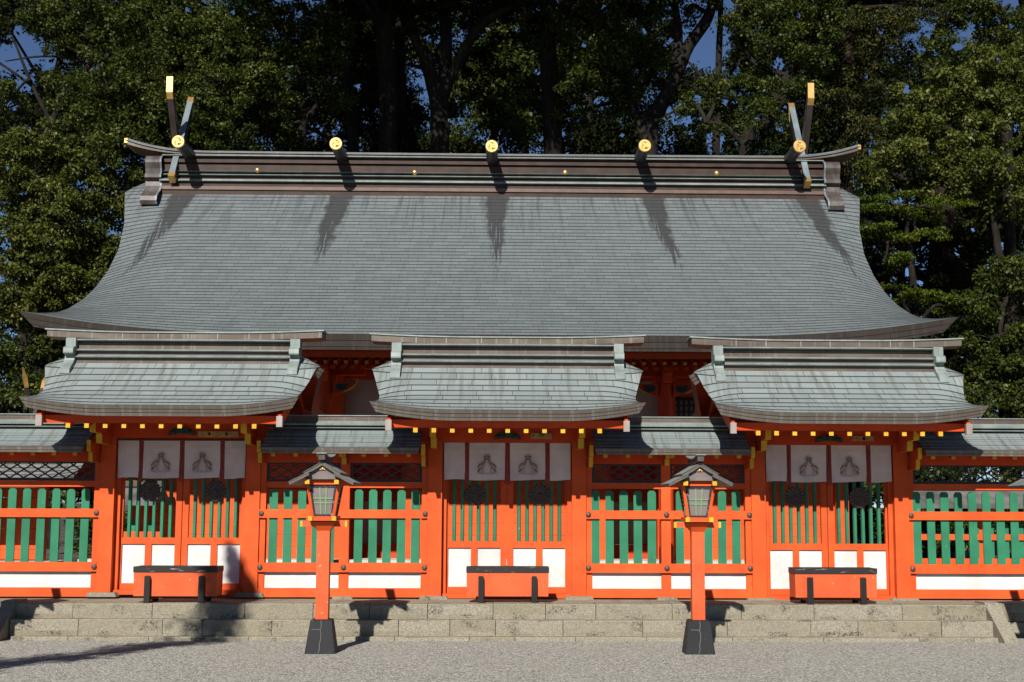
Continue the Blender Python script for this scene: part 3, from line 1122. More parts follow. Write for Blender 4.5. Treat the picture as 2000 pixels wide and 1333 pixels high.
def fence_roof(t, og4, L, zr=3.17, ze=2.865, ncourse=5):
    rows = []
    for k in range(ncourse + 1):
        f = k / ncourse
        y = -0.10 - 0.65 * f
        rows.append((y, zr + (ze - zr) * f - 0.03 * math.sin(f * math.pi), L / 2, 0.0, 0.5, 0.0, 0.5))
    tp, ed, un = roof_shell(rows, 0.12, 0.13, 24, 0.085, 0.02)
    f_ = tp.build('copper_roof', 'roof_gate', t, og4)
    ed.build('eave_edge', 'fascia', f_, og4)
    un.build('soffit', 'soffit', f_, og4)
    q = MB()
    q.box(-L / 2, L / 2, -0.04, 0.28, zr - 0.07, zr + 0.070)
    q.box(-L / 2 - 0.02, L / 2 + 0.02, -0.075, 0.315, zr + 0.105, zr + 0.225)
    q.build('ridge_box', 'copper', f_, og4)
    q = MB()
    q.prism([(-0.145, zr + 0.030), (-0.15, zr + 0.042), (-0.07, zr + 0.066), (0.31, zr + 0.066), (0.38, zr + 0.042), (0.38, zr + 0.030)], -L / 2, L / 2, 'x')
    q.prism([(-0.165, zr + 0.075), (-0.17, zr + 0.10), (-0.076, zr + 0.150), (0.316, zr + 0.150), (0.40, zr + 0.10), (0.40, zr + 0.075)], -L / 2, L / 2, 'x')
    q.box(-L / 2 - 0.03, L / 2 + 0.03, -0.095, 0.335, zr + 0.226, zr + 0.240)
    q.build('ridge_ledge', 'patina', f_, og4)
    return f_


def make_fence(x0, x1, label, mids, pick, ends=(True, True), lat_back=False, caps=None):
    """x0..x1 between the gate pillars; mids: middle posts; pick: picket centres."""
    xc = (x0 + x1) / 2
    og4 = (xc, 0, PZ)
    t = thing('picket_fence', label, 'fence', og4, 'roofed orange and green fences between the gates')
    Bx = lambda mb, nm, mt, par=t: mb.build(nm, mt, par, og4)
    posts = []
    if ends[0]:
        posts.append((x0 + 0.048, 0.092))
    if ends[1]:
        posts.append((x1 - 0.048, 0.092))
    posts += [(m_, 0.148) for m_ in mids]
    for p, w in posts:
        Bx(MB().box(p - w / 2, p + w / 2, -0.070, 0.075, 0.571, 2.80), 'post', 'orange')
    for m_ in mids:
        q = MB()
        q.prism([(m_ - 0.17, 0.53), (m_ - 0.14, 0.588), (m_ + 0.14, 0.588), (m_ + 0.17, 0.53)], -0.20, 0.14, 'y')
        Bx(q, 'base_stone', 'stone')
        q = MB()
        nose(q, m_, 0.075, -0.06, [(-0.44, 2.74, 2.80), (-0.30, 2.63, 2.735)])
        Bx(q, 'bracket_arm', ['red', 'yellow'])
    a, b = x0 + 0.004, x1 - 0.004
    Bx(MB().box(a, b, -0.112, -0.075, *FR_Z['r1']), 'upper_rail', 'orange')
    Bx(MB().box(a, b, -0.116, -0.075, *FR_Z['r2']), 'lower_rail', 'orange')
    Bx(MB().box(a, b, -0.105, 0.03, 0.572, 0.712), 'ground_beam', 'orange')
    Bx(MB().box(a, b, -0.10, 0.10, 2.660, 2.815), 'top_beam', 'red')
    Bx(MB().box(a, b, -0.060, 0.045, 2.268, 2.362), 'middle_beam', 'orange')
    bays = sorted([x0] + list(mids) + [x1])
    for p, q_ in zip(bays, bays[1:]):
        l0 = p + (0.078 if p in mids else 0.098)
        l1 = q_ - (0.078 if q_ in mids else 0.098)
        Bx(MB().box(l0, l1, -0.045, -0.030, 0.712, 0.958), 'white_board', 'white')
        # black lattice
        z0, z1 = 2.364, 2.658
        la = MB()
        fr = 0.040
        la.box(l0, l1, -0.035, 0.0, z0, z0 + fr)
        la.box(l0, l1, -0.035, 0.0, z1 - 0.022, z1)
        la.box(l0, l0 + fr, -0.034, -0.001, z0 + fr, z1 - 0.022)
        la.box(l1 - fr, l1, -0.034, -0.001, z0 + fr, z1 - 0.022)
        zi0, zi1, xi0, xi1 = z0 + fr, z1 - 0.022, l0 + fr, l1 - fr
        sl, pitch, w = 0.62, 0.112, 0.0115
        h = zi1 - zi0
        for dr in (1, -1):
            k = xi0 - h / sl
            while k < xi1 + h / sl:
                xa, xb = k, k + dr * h / sl
                pa, pb = (xa, zi0), (xb, zi1)
                pts = []
                for X_ in (pa, pb):
                    pts.append(X_)
                (ax, az), (bx, bz) = pts
                for lim, low in ((xi0, True), (xi1, False)):
                    if low:
                        if ax < lim and bx < lim:
                            ax = None
                            break
                        if ax < lim:
                            az += (bz - az) * (lim - ax) / (bx - ax)
                            ax = lim
                        elif bx < lim:
                            bz = az + (bz - az) * (lim - ax) / (bx - ax)
                            bx = lim
                    else:
                        if ax > lim and bx > lim:
                            ax = None
                            break
                        if ax > lim:
                            az += (bz - az) * (lim - ax) / (bx - ax)
                            ax = lim
                        elif bx > lim:
                            bz = az + (bz - az) * (lim - ax) / (bx - ax)
                            bx = lim
                if ax is not None and abs(ax - bx) > 0.01:
                    y_ = -0.026 if dr > 0 else -0.016
                    wz = w / math.cos(math.atan(sl))
                    la.prism([(ax, az - wz), (bx, bz - wz), (bx, bz + wz), (ax, az + wz)], y_, y_ + 0.009, 'y')
                k += pitch * 2 * 0.98
        Bx(la, 'lattice_panel', 'lattice')
    for p in pick:
        w = 0.064 + random.uniform(-0.002, 0.002)
        zt = 2.238 + random.uniform(-0.008, 0.004)
        dx = random.uniform(-0.004, 0.004)
        poly = [(p - w + dx, 1.06), (p + w + dx, 1.06), (p + w, zt - 0.035), (p + w * 0.55, zt), (p - w * 0.55, zt), (p - w, zt - 0.035)]
        Bx(MB().prism(poly, -0.074, -0.045, 'y'), 'picket', 'green')
    ne = []
    for e, s in ((x0, 1), (x1, -1)):
        if (s > 0 and ends[0]) or (s < 0 and ends[1]):
            ne.append(e + s * 0.035)
    for e in ne:
        for zk in (sum(FR_Z['r1']) / 2, sum(FR_Z['r2']) / 2):
            q = MB().dome((e, -0.1125 if zk > 1.5 else -0.1165, zk), 0.044, 0.030)
            q.tube([(e, -0.118, zk), (e, -0.140, zk)], 0.016, 8)
            Bx(q, 'nail_cap', 'iron')
    for m_ in mids:
        for zk in (sum(FR_Z['r2']) / 2,) if caps is None else caps:
            q = MB().dome((m_ + 0.005, -0.1165, zk), 0.044, 0.030)
            Bx(q, 'nail_cap', 'iron')
    L = x1 - x0 - 0.20
    fence_roof(t, og4, L)
    # rafter ends
    n = max(4, round(L / 0.335))
    for k in range(n):
        x = xc - L / 2 + L * (k + 0.5) / n
        q = MB()
        q.prism([(-0.60, 2.735), (-0.60, 2.797), (0.0, 2.98), (0.0, 2.92)], x - 0.032 - xc, x + 0.032 - xc, 'x', 0, 0, [1, 0, 0, 0])
        q.build('rafter', ['red', 'yellow'], t, (0, 0, PZ))
    return t


# fence roofs are built about x = 0, so shift them with the fence's own origin
_fr = fence_roof


def fence_roof(t, og4, L, **k):
    return _fr(t, (0, 0, og4[2]), L, **k)


gl = [(gx - CH - CW / 2, gx + CH + CW / 2) for gx in GX]
m1, m2 = xx(672, -0.07, 1050), xx(1301, -0.07, 1050)
p1 = [m1 + 0.2225 * k for k in (-5, -4, -3, -2, -1, 1, 2, 3, 4, 5)]
p2 = [m2 + 0.2225 * k for k in (-5, -4, -3, -2, -1, 1, 2, 3, 4, 5)]
make_fence(gl[0][1], gl[1][0], 'roofed green picket fence joining the left gate to the middle gate', [m1], p1)
make_fence(gl[1][1], gl[2][0], 'roofed green picket fence joining the middle gate to the right gate', [m2], p2, caps=(sum(FR_Z['r1']) / 2, sum(FR_Z['r2']) / 2))
xl = gl[0][0]
make_fence(xl - 3.4, xl, 'roofed green picket fence running out of the picture on the left', [], [xl - 0.225 - 0.2275 * k for k in range(14)], (False, True))
xr = gl[2][1]
make_fence(xr, xr + 3.4, 'roofed green picket fence running out of the picture on the right', [], [xr + 0.135 + 0.2225 * k for k in range(14)], (True, False))


# ------------------------------------------------------------------ post lanterns
def make_lantern():
    t = thing('post_lantern', 'x', 'lantern', (0, 0, 0), 'orange post lanterns in a row before the steps')
    B = lambda mb, nm, mt, par=t, sm=False: mb.build(nm, mt, par, (0, 0, 0), sm)
    # base
    q = MB()
    q.add([(-.215, -.215, -.03), (.215, -.215, -.03), (.215, .215, -.03), (-.215, .215, -.03), (-.148, -.148, .45), (.148, -.148, .45), (.148, .148, .45), (-.148, .148, .45)],
          [(0, 1, 5, 4), (1, 2, 6, 5), (2, 3, 7, 6), (3, 0, 4, 7)])
    q.add([(-.148, -.148, .45), (.148, -.148, .45), (.148, .148, .45), (-.148, .148, .45), (-.130, -.130, .468), (.130, -.130, .468), (.130, .130, .468), (-.130, .130, .468)],
          [(0, 1, 5, 4), (1, 2, 6, 5), (2, 3, 7, 6), (3, 0, 4, 7), (4, 5, 6, 7)])
    for sx in (-1, 1):
        for k in range(7):
            f = k / 6
            w = 0.205 - 0.062 * f
            q.dome((sx * (w - 0.010), -w - 0.004, 0.03 + 0.40 * f), 0.009, 0.006, (0, -1, 0.14), 6, 2)
    base = B(q, 'base', 'base_black')
    q = MB()
    pts = [(0.002, 0.455), (0.008, 0.38), (-0.004, 0.33), (0.010, 0.26), (0.004, 0.19), (-0.008, 0.13), (-0.004, 0.07), (-0.022, 0.01)]
    for (xa, za), (xb, zb) in zip(pts, pts[1:]):
        ya, yb = -(0.215 - 0.148 * 0 - 0.1396 * (za + .03)) - 0.0025, -(0.215 - 0.1396 * (zb + .03)) - 0.0025
        w = 0.0035
        q.add([(xa - w, ya, za), (xa + w, ya, za), (xb + w, yb, zb), (xb - w, yb, zb)], [(0, 1, 2, 3)])
    xa, za = -0.11, 0.335
    y = -(0.215 - 0.1396 * (0.36)) - 0.0025
    q.add([(-0.125, y, 0.333), (-0.005, y, 0.328), (-0.005, y, 0.335), (-0.125, y, 0.340)], [(0, 1, 2, 3)])
    crack = q.build('crack', 'pale_crack', base, (0, 0, 0), False, False)
    B(MB().prism([(-.090, .455), (-.090, 1.70), (.090, 1.70), (.090, .455)], -.090, .090, 'y'), 'post', 'orange_worn')
    # flared capital
    q = MB()
    q.add([(-.090, -.090, 1.70), (.090, -.090, 1.70), (.090, .090, 1.70), (-.090, .090, 1.70), (-.175, -.175, 1.825), (.175, -.175, 1.825), (.175, .175, 1.825), (-.175, .175, 1.825)],
          [(0, 1, 5, 4), (1, 2, 6, 5), (2, 3, 7, 6), (3, 0, 4, 7), (0, 1, 2, 3), (4, 5, 6, 7)])
    B(q, 'capital', 'orange')
    # cross beam with yellow ends
    q = MB().box(-.30, .30, -.06, .06, 1.758, 1.838)
    q.box(-.335, -.30, -.061, .061, 1.757, 1.839, 1)
    q.box(.30, .335, -.061, .061, 1.757, 1.839, 1)
    B(q, 'cross_beam', ['orange_worn', 'yellow'])
    for s in (-1, 1):
        q = MB().box(s * .166 - .031, s * .166 + .031, -.265, .265, 1.842, 1.905, 0, 1)
        B(q, 'bearer', ['orange', 'yellow'])
    B(MB().box(-.134, .134, -.235, .235, 1.840, 1.903), 'floor_slab', 'orange')
    # lamp house, wider at the top
    zb, zt, hb, ht = 1.905, 2.345, .168, .238
    hw = lambda z_: hb + (ht - hb) * (z_ - zb) / (zt - zb)
    for sx in (-1, 1):
        for sy in (-1, 1):
            q = MB()
            vs = []
            for z_ in (zb, zt):
                h = hw(z_)
                vs += [(sx * (h - .040), sy * (h - .040), z_), (sx * h, sy * (h - .040), z_), (sx * h, sy * h, z_), (sx * (h - .040), sy * h, z_)]
            q.add(vs, [(0, 1, 2, 3), (4, 5, 6, 7), (0, 1, 5, 4), (1, 2, 6, 5), (2, 3, 7, 6), (3, 0, 4, 7)])
            B(q, 'corner_post', 'orange')
    for rot in range(4):
        rm = Matrix.Rotation(rot * math.pi / 2, 3, 'Z')

        def face(mb, x0, x1, z0, z1, y_in, th, taper=True, mi=0):
            vs = []
            for z_ in (z0, z1):
                h = hw(z_)
                k = (h - .040) / (hw(zt) - .040) if taper else 1.0
                for x_, y_ in ((x0 * k, -(h - y_in)), (x1 * k, -(h - y_in)), (x1 * k, -(h - y_in) + th), (x0 * k, -(h - y_in) + th)):
                    vs.append(tuple(rm @ Vector((x_, y_, z_))))
            mb.add(vs, [(0, 1, 2, 3), (4, 5, 6, 7), (0, 1, 5, 4), (1, 2, 6, 5), (2, 3, 7, 6), (3, 0, 4, 7)], mi)
        w = ht - .040
        q = MB()
        face(q, -w, -w + .034, zb, zt, .008, .02)
        face(q, w - .034, w, zb, zt, .008, .02)
        face(q, -w + .034, w - .034, zb, zb + .026, .008, .02)
        face(q, -w + .034, w - .034, zt - .036, zt, .008, .02)
        fr_ = B(q, 'window_frame', 'frame_black')
        q = MB()
        face(q, -w + .02, w - .02, zb + .01, zt - .01, .022, .004)
        B(q, 'lamp_pane', 'paper', fr_)
        q = MB()
        for c in (-.048, .048):
            face(q, c - .009, c + .009, zb + .022, zt - .030, .012, .008)
        for zc in (zb + .185, zb + .250):
            face(q, -w + .026, w - .026, zc - .008, zc + .008, .011, .009)
        B(q, 'muntin', 'muntin', fr_)
    # frieze and rafters
    B(MB().box(-.252, .252, -.252, .252, 2.347, 2.415), 'frieze', 'orange')
    for sx in (-1, 1):
        q = MB().box(sx * .205 - .032, sx * .205 + .032, -.375, .45, 2.352, 2.412, 0, 1)
        B(q, 'bearer', ['orange', 'yellow'])
    # lower roof wings, upper gable roof
    th = .040
    q = MB()
    for s in (-1, 1):
        q.prism([(s * .17, 2.520), (s * .450, 2.378), (s * .442, 2.338), (s * .17, 2.475)], -.44, .56, 'y')
    lower = B(q, 'lower_roof', 'lantern_copper')
    q = MB()
    for s in (-1, 1):
        q.prism([(0, 2.665), (s * .12, 2.590), (s * .255, 2.512), (s * .245, 2.470), (s * .11, 2.545), (0, 2.615)], -.38, .50, 'y')
    up_ = B(q, 'upper_roof', 'lantern_copper')
    q = MB()
    for s in (-1, 1):
        q.prism([(0, 2.672), (s * .12, 2.597), (s * .262, 2.515), (s * .262, 2.511), (s * .12, 2.592), (0, 2.667)], -.395, .515, 'y')
        q.prism([(s * .165, 2.527), (s * .457, 2.381), (s * .457, 2.3765), (s * .165, 2.522)], -.45, .57, 'y')
    B(q, 'roof_plate', 'patina', up_)
    for y0, y1 in ((-.32, -.29), (.42, .45)):
        q = MB().prism([(-.215, 2.42), (-.215, 2.475), (0, 2.615), (.215, 2.475), (.215, 2.42)], y0, y1, 'y')
        B(q, 'gable_panel', 'gable_grey', up_)
    q = MB()
    q.prism([(-.045, 2.555), (0, 2.595), (.045, 2.555), (.035, 2.548), (0, 2.556), (-.035, 2.548)], -.338, -.321, 'y')
    q.dome((0, -.336, 2.566), .018, .012)
    B(q, 'gable_mount', 'gold', up_)
    q = MB()
    zc = lambda y_: 2.655 + .03 * (abs(y_) / .42) ** 2
    vs = []
    n = 12
    for i in range(n + 1):
        y_ = -.45 + 1.02 * i / n
        vs += [(-.046, y_, zc(y_)), (.046, y_, zc(y_)), (.046, y_, zc(y_) + .080), (-.046, y_, zc(y_) + .080)]
    for i in range(n):
        a, b = i * 4, i * 4 + 4
        q.add(vs, [(a, a + 1, b + 1, b), (a + 1, a + 2, b + 2, b + 1), (a + 2, a + 3, b + 3, b + 2), (a + 3, a, b, b + 3)])
    q.add(vs, [(0, 1, 2, 3), (n * 4, n * 4 + 1, n * 4 + 2, n * 4 + 3)])
    B(q, 'ridge', 'dark_copper', up_)
    q = MB()
    vs = []
    for i in range(n + 1):
        y_ = -.475 + 1.07 * i / n
        k = .056 + .014 * abs(y_) / .45
        vs += [(-k, y_, zc(y_) + .081), (k, y_, zc(y_) + .081), (k, y_, zc(y_) + .093), (-k, y_, zc(y_) + .093)]
    for i in range(n):
        a, b = i * 4, i * 4 + 4
        q.add(vs, [(a, a + 1, b + 1, b), (a + 1, a + 2, b + 2, b + 1), (a + 2, a + 3, b + 3, b + 2), (a + 3, a, b, b + 3)])
    q.add(vs, [(0, 1, 2, 3), (n * 4, n * 4 + 1, n * 4 + 2, n * 4 + 3)])
    B(q, 'ridge_plate', 'patina', up_)
    return t


M['base_black'] = painted('worn_black_base', (0.015, 0.0155, 0.018), (0.12, 0.12, 0.12), 0.68, 0.6, 0.0)
M['pale_crack'] = plain('pale_crack', (0.12, 0.125, 0.135), 0.9)
M['frame_black'] = painted('worn_frame_black', (0.035, 0.032, 0.038), (0.25, 0.24, 0.26), 0.62, 0.5, 0.0)
M['lantern_copper'] = plain('lantern_copper', (0.078, 0.066, 0.057), 0.5, 0.1, 0.2, 9.0)
M['gable_grey'] = plain('gable_grey', (0.130, 0.108, 0.104), 0.7, 0, 0.15, 9.0)
LY = -3.40
lan = make_lantern()
LX = [xx(628, LY, 1272), xx(1364, LY, 1268)]
lan.location = (LX[0], LY, GZ)
lan.scale = (0.935, 0.935, 0.935)
lan['label'] = 'orange post lantern on cracked black base, standing left of the middle gate'
copy_thing(lan, (LX[1], LY, GZ), 'orange post lantern on black base, standing right of the middle gate')
copy_thing(lan, (LX[0] - 5.17, LY, GZ), 'post lantern just outside the left edge of the picture, its shadow on the steps')
copy_thing(lan, (at(1992, 940, LY).x + 0.45, LY, GZ), 'post lantern at the right edge, only one roof tip reaching into the picture')


# ------------------------------------------------------------------ the main hall
HO = (0, 7.0, PZ)
HXC = xx(960, 3.0, 650)                          # its middle
hall = thing('main_hall', 'great shrine hall with wide curved grey copper roof and gold-capped ridge logs', 'shrine hall', (HXC, 7.0, PZ))
HB = lambda mb, nm, mt, par=hall, sm=False: mb.build(nm, mt, par, HO, sm)
H_TAB = [(345, 359, 668), (362, 370, 694), (377, 382, 717), (382, 386, 717), (430, 444, 717), (470, 493, 727), (505, 534, 746), (540, 569, 771), (570, 592, 795),
         (600, 609, 822), (620, 616, 842), (637, 618, 874), (656, 614, 921)]


def hall_rows(n=45):
    z0, z1 = zz(377, 7.5), zz(655, 3.0)
    b, L = 0.0544, 4.5
    a = (z0 - z1 + b * L * L) / L
    # equal steps along the slope
    fine = [(L * i / 400, z0 - a * (L * i / 400) + b * (L * i / 400) ** 2) for i in range(401)]
    acc = [0.0]
    for p, q in zip(fine, fine[1:]):
        acc.append(acc[-1] + math.hypot(q[0] - p[0], q[1] - p[1]))
    rows = []
    i = 0
    for k in range(-4, 0):
        r = 0.105 * k
        y, z = 7.5 - r, z0 - a * r
        yc = ypix(z, y)
        ye, hw = interp(yc, H_TAB, 1), interp(yc, H_TAB, 2)
        rows.append((y, z, hw * depth(y, z) / F, zz(ye, y) - z, 1.2, 0.0, 4.3))
    for k in range(n + 1):
        s = acc[-1] * k / n
        while i < 399 and acc[i + 1] < s:
            i += 1
        t = (s - acc[i]) / (acc[i + 1] - acc[i])
        r = fine[i][0] + (fine[i + 1][0] - fine[i][0]) * t
        y, z = 7.5 - r, z0 - a * r + b * r * r
        yc = ypix(z, y)
        ye, hw = interp(yc, H_TAB, 1), interp(yc, H_TAB, 2)
        f = k / n
        tot = zz(ye, y) - z
        d2 = 0.365 * max(0, (f - 0.66) / 0.34) ** 2
        rows.append((y, z, hw * depth(y, z) / F, tot - d2, 1.35 + 0.5 * f, d2, 4.3))
    return rows, 0.128


hrows, hrh = hall_rows()
HYR = 7.95
tp, ed, un = roof_shell(hrows, HYR, hrh, 110, 0.27, 0.24, 0.006)
hroof = HB(tp, 'copper_roof', 'roof_main')
HB(ed, 'eave_edge', 'fascia_dark', hroof)
HB(un, 'soffit', 'dark_copper', hroof)

zr = lambda py: zz(py, 7.45)
hl = 647 * depth(7.45, 9.2) / F
q = MB()
q.box(-hl, hl, HYR - 0.56, HYR + 0.56, zr(392), zr(361))
q.box(-hl, hl, HYR - 0.47, HYR + 0.47, zr(359), zr(348))
q.box(-hl, hl, HYR - 0.45, HYR + 0.45, zr(346), zr(340.5))
q.box(-hl, hl, HYR - 0.50, HYR + 0.50, zr(339), zr(327))
q.box(-hl, hl, HYR - 0.42, HYR + 0.42, zr(327), zr(322))
q.box(-hl, hl, HYR - 0.50, HYR + 0.50, zr(322.5), zr(316.5))
q.box(-hl, hl, HYR - 0.40, HYR + 0.40, zr(316.5), zr(309))
M['copper_dark_band'] = plain('brown_ridge_copper', (0.033, 0.0175, 0.0125), 0.5, 0.0, 0.3, 4.0, 0.2, 0.1)
M['copper_salmon'] = plain('salmon_copper', (0.095, 0.060, 0.047), 0.5, 0.2, 0.15, 5.0)
HB(q, 'ridge_box', 'copper_dark_band', hroof)
q = MB()
for pa, pb, ov in ((361.5, 356.5, 0.62), (348, 345, 0.54), (341, 339, 0.55), (309.5, 306, 0.47)):
    q.prism([(HYR - ov + 0.01, zr(pa)), (HYR - ov - 0.01, zr(pa - 0.6)), (HYR - ov + 0.04, zr(pb)), (HYR + ov - 0.04, zr(pb)), (HYR + ov + 0.01, zr(pa - 0.6)), (HYR + ov - 0.01, zr(pa))], -hl - 0.01, hl + 0.01, 'x')
HB(q, 'ridge_ledge', 'patina', hroof)
q = MB().box(-hl, hl, HYR - 0.59, HYR - 0.561, zr(377), zr(370.5))
HB(q, 'base_strip', 'copper_salmon', hroof)
zc0, zc1 = zr(308), zr(300)
capL = 720 * depth(7.45, 9.5) / F
hup = lambda x: 0.27 * max(0, (abs(x) - 6.2) / (capL - 6.2)) ** 2.4 + 0.02 * (abs(x) / capL) ** 2
q = MB().bar(-capL + 0.05, capL - 0.05, HYR - 0.44, HYR + 0.44, lambda x: zc0 + hup(x) - 0.03 * max(0, (abs(x) - 6.9)), lambda x: zc1 + hup(x) - 0.01, 90)
hcap = HB(q, 'ridge_cap', 'copper', hroof)
q = MB()
vs, n = [], 90
for i in range(n + 1):
    x = -capL + 2 * capL * i / n
    z_ = zc1 + hup(x)
    vs += [(x, HYR - 0.47, z_ - 0.045), (x, HYR - 0.33, z_ + 0.035), (x, HYR, z_ + 0.055), (x, HYR + 0.33, z_ + 0.035), (x, HYR + 0.47, z_ - 0.045)]
for i in range(n):
    for k in range(4):
        a = i * 5 + k
        q.add(vs, [(a, a + 1, a + 6, a + 5)])
q.add(vs, [(0, 1, 2, 3, 4), tuple(n * 5 + k for k in range(5))])
HB(q, 'cap_plate', 'patina_blue', hroof)
for s in (-1, 1):
    x0, x1 = sorted((s * (capL - 0.049), s * (capL + 0.015)))
    xm = s * capL
    HB(MB().box(x0, x1, HYR - 0.445, HYR + 0.445, zc0 + hup(xm) - 0.02, zc1 + hup(xm) - 0.012), 'gold_end_cap', 'gold', hroof)
M['ornament_copper'] = patina('ornament_copper', (0.046, 0.034, 0.030), (0.098, 0.092, 0.088))
# ridge-end ornaments
for s in (-1, 1):
    xa = s * (hl + 0.02)
    x0, x1 = sorted((xa - s * 0.02, xa + s * 0.30))
    zo = lambda py: zz(py, 7.2)
    body = [(HYR - 0.45, zo(304)), (HYR - 0.52, zo(306)), (HYR - 0.60, zo(309)), (HYR - 0.66, zo(316)), (HYR - 0.66, zo(321)), (HYR - 0.60, zo(332)), (HYR - 0.58, zo(340)), (HYR - 0.64, zo(344)), (HYR - 0.64, zo(350)),
            (HYR - 0.54, zo(355)), (HYR - 0.55, zo(365)), (HYR - 0.64, zo(376)), (HYR - 0.80, zo(384)), (HYR - 0.92, zo(392)), (HYR - 0.95, zo(401)), (HYR - 0.90, zo(408)), (HYR - 0.75, zo(406)), (HYR - 0.4, zo(388)), (HYR, zo(372)), (HYR, zo(304))]
    HB(MB().prism(body, x0, x1, 'x'), 'ridge_ornament', 'ornament_copper', hroof)
    lip = [(y_ - 0.02, z_ + 0.004) for y_, z_ in body[:16]] + [(y_ + 0.02, z_ + 0.004) for y_, z_ in body[:16]][::-1]
    xi = x0 if s > 0 else x1
    HB(MB().prism(lip, *sorted((xi, xi - s * 0.035)), 'x'), 'ornament_rim', 'patina_blue', hroof)

# ridge logs with gold discs
M['log_copper'] = plain('ridge_log_copper', (0.050, 0.055, 0.060), 0.4, 0.3, 0.3, 4.0)
for px, py in ((348, 277), (656, 281), (960.5, 286), (1259.5, 285), (1562, 286)):
    p = at(px, py, 6.45)
    x, z_ = p.x - HXC, p.z
    q = MB().tube([(x, 6.47, z_), (x, 2 * HYR - 6.47, z_)], 0.128, 24, 0)
    lg = q.build('ridge_log', 'log_copper', hroof, HO, True)
    for f in lg.data.polygons:
        f.use_smooth = len(f.vertices) == 4
    q = MB().tube([(x, 6.432, z_), (x, 6.44, z_), (x, 6.475, z_)], [0.122, 0.136, 0.136], 28)
    for k in range(3):
        a = 2 * math.pi * k / 3 + 0.5
        pts = []
        for i in range(9):
            tt = i / 8
            rr = 0.045 + 0.045 * tt
            aa = a + 1.7 * tt
            pts.append((x + math.cos(aa) * rr, 6.436, z_ + math.sin(aa) * rr))
        q.tube(pts, [0.026 * (1 - 0.8 * i / 8) + 0.003 for i in range(9)], 6)
    q.build('gold_disc', 'gold', hroof, HO)

# crossed finials
M['finial_brown'] = plain('finial_brown_copper', (0.050, 0.036, 0.032), 0.45, 0.3, 0.25, 4.0)
for px in (349, 1566):
    s = -1 if px < 900 else 1
    xf = xx(px, HYR, 280) - HXC
    for d in (1, -1):                            # d = 1: rises towards the back
        q, gq = MB(), MB()
        xo = xf - s * d * 0.062
        ang = math.radians(54.5)
        c = (HYR, 10.02)
        ux, uz = math.cos(ang) * d, math.sin(ang)
        nx_, nz_ = -uz * d, math.cos(ang)
        th, lo, hi = 0.100, -1.30, 1.29
        pt = lambda a, b: (c[0] + ux * a + (nx_ * b), c[1] + uz * a + nz_ * b)
        # ends cut upright
        def end(a, b):
            y, z_ = pt(a, b)
            return (y, z_)
        def cut(a0):
            yv = c[0] + ux * a0
            r_ = []
            for b in (-th, th):
                a = (yv - c[0] - nx_ * b) / ux
                r_.append(pt(a, b))
            return r_
        l0, l1 = [pt(lo, -th), pt(lo, th)], [pt(lo + 0.13, -th), pt(lo + 0.13, th)]
        h0, h1 = cut(hi), cut(hi - 0.16)
        w = 0.064
        q.prism([l1[0], h1[0], h1[1], l1[1]], xo - w, xo + w, 'x', 0, 0, [0, 0, 1, 0] if nz_ > 0 else [1, 0, 0, 0])
        fin = q.build('crossed_finial', ['finial_brown', 'patina_blue'], hroof, HO)
        gq.prism([l0[0], l1[0], l1[1], l0[1]], xo - w - 0.004, xo + w + 0.004, 'x')
        gq.build('gold_tip', 'gold', hroof, HO)
        gq = MB()
        gq.prism([h1[0], h0[0], h0[1], h1[1]], xo - w - 0.004, xo + w + 0.004, 'x')
        gq.build('gold_tip', 'gold', hroof, HO)

for px, py in ((503, 333), (810, 337.5), (1104, 337.5), (1400, 339)):
    p = at(px, py, HYR - 0.50)
    q = MB().dome((p.x - HXC, HYR - 0.502, p.z), 0.060, 0.045, (0, -1, 0), 14, 4)
    q.build('gold_stud', 'gold', hroof, HO, True)

# timber front under the eaves
X = lambda px, Y, py=800: xx(px, Y, py) - HXC
z = lambda py, Y: zz(py, Y)
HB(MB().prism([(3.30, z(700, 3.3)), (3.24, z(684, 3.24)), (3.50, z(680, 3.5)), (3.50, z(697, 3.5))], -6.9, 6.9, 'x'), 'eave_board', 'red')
pitch = 20.2 * 25.6 / F
n0 = int(7.6 / pitch)
for k in range(-42, 43):
    x = X(612.5, 3.6) + pitch * (k + 16)
    if abs(x) > 6.9:
        continue
    q = MB().prism([(3.60, z(712, 3.6)), (3.60, z(705.5, 3.6)), (6.9, z(705.5, 3.6) + 1.25), (6.9, z(712, 3.6) + 1.25)], x - 0.034, x + 0.034, 'x', 0, 0, [1, 0, 0, 0])
    HB(q, 'rafter', ['red', 'yellow'])
    q = MB().prism([(4.05, z(722.5, 4.05)), (4.05, z(714.5, 4.05)), (6.9, z(714.5, 4.05) + 0.85), (6.9, z(722.5, 4.05) + 0.85)], x + 0.045, x + 0.125, 'x', 0, 0, [1, 0, 0, 0])
    HB(q, 'lower_rafter', ['red', 'orange'])
M['gilt'] = plain('ochre_gilt', (0.62, 0.30, 0.035), 0.5, 0, 0.15)
M['pale_timber'] = plain('pale_timber', (0.44, 0.41, 0.36), 0.8, 0, 0.2, 3.0)
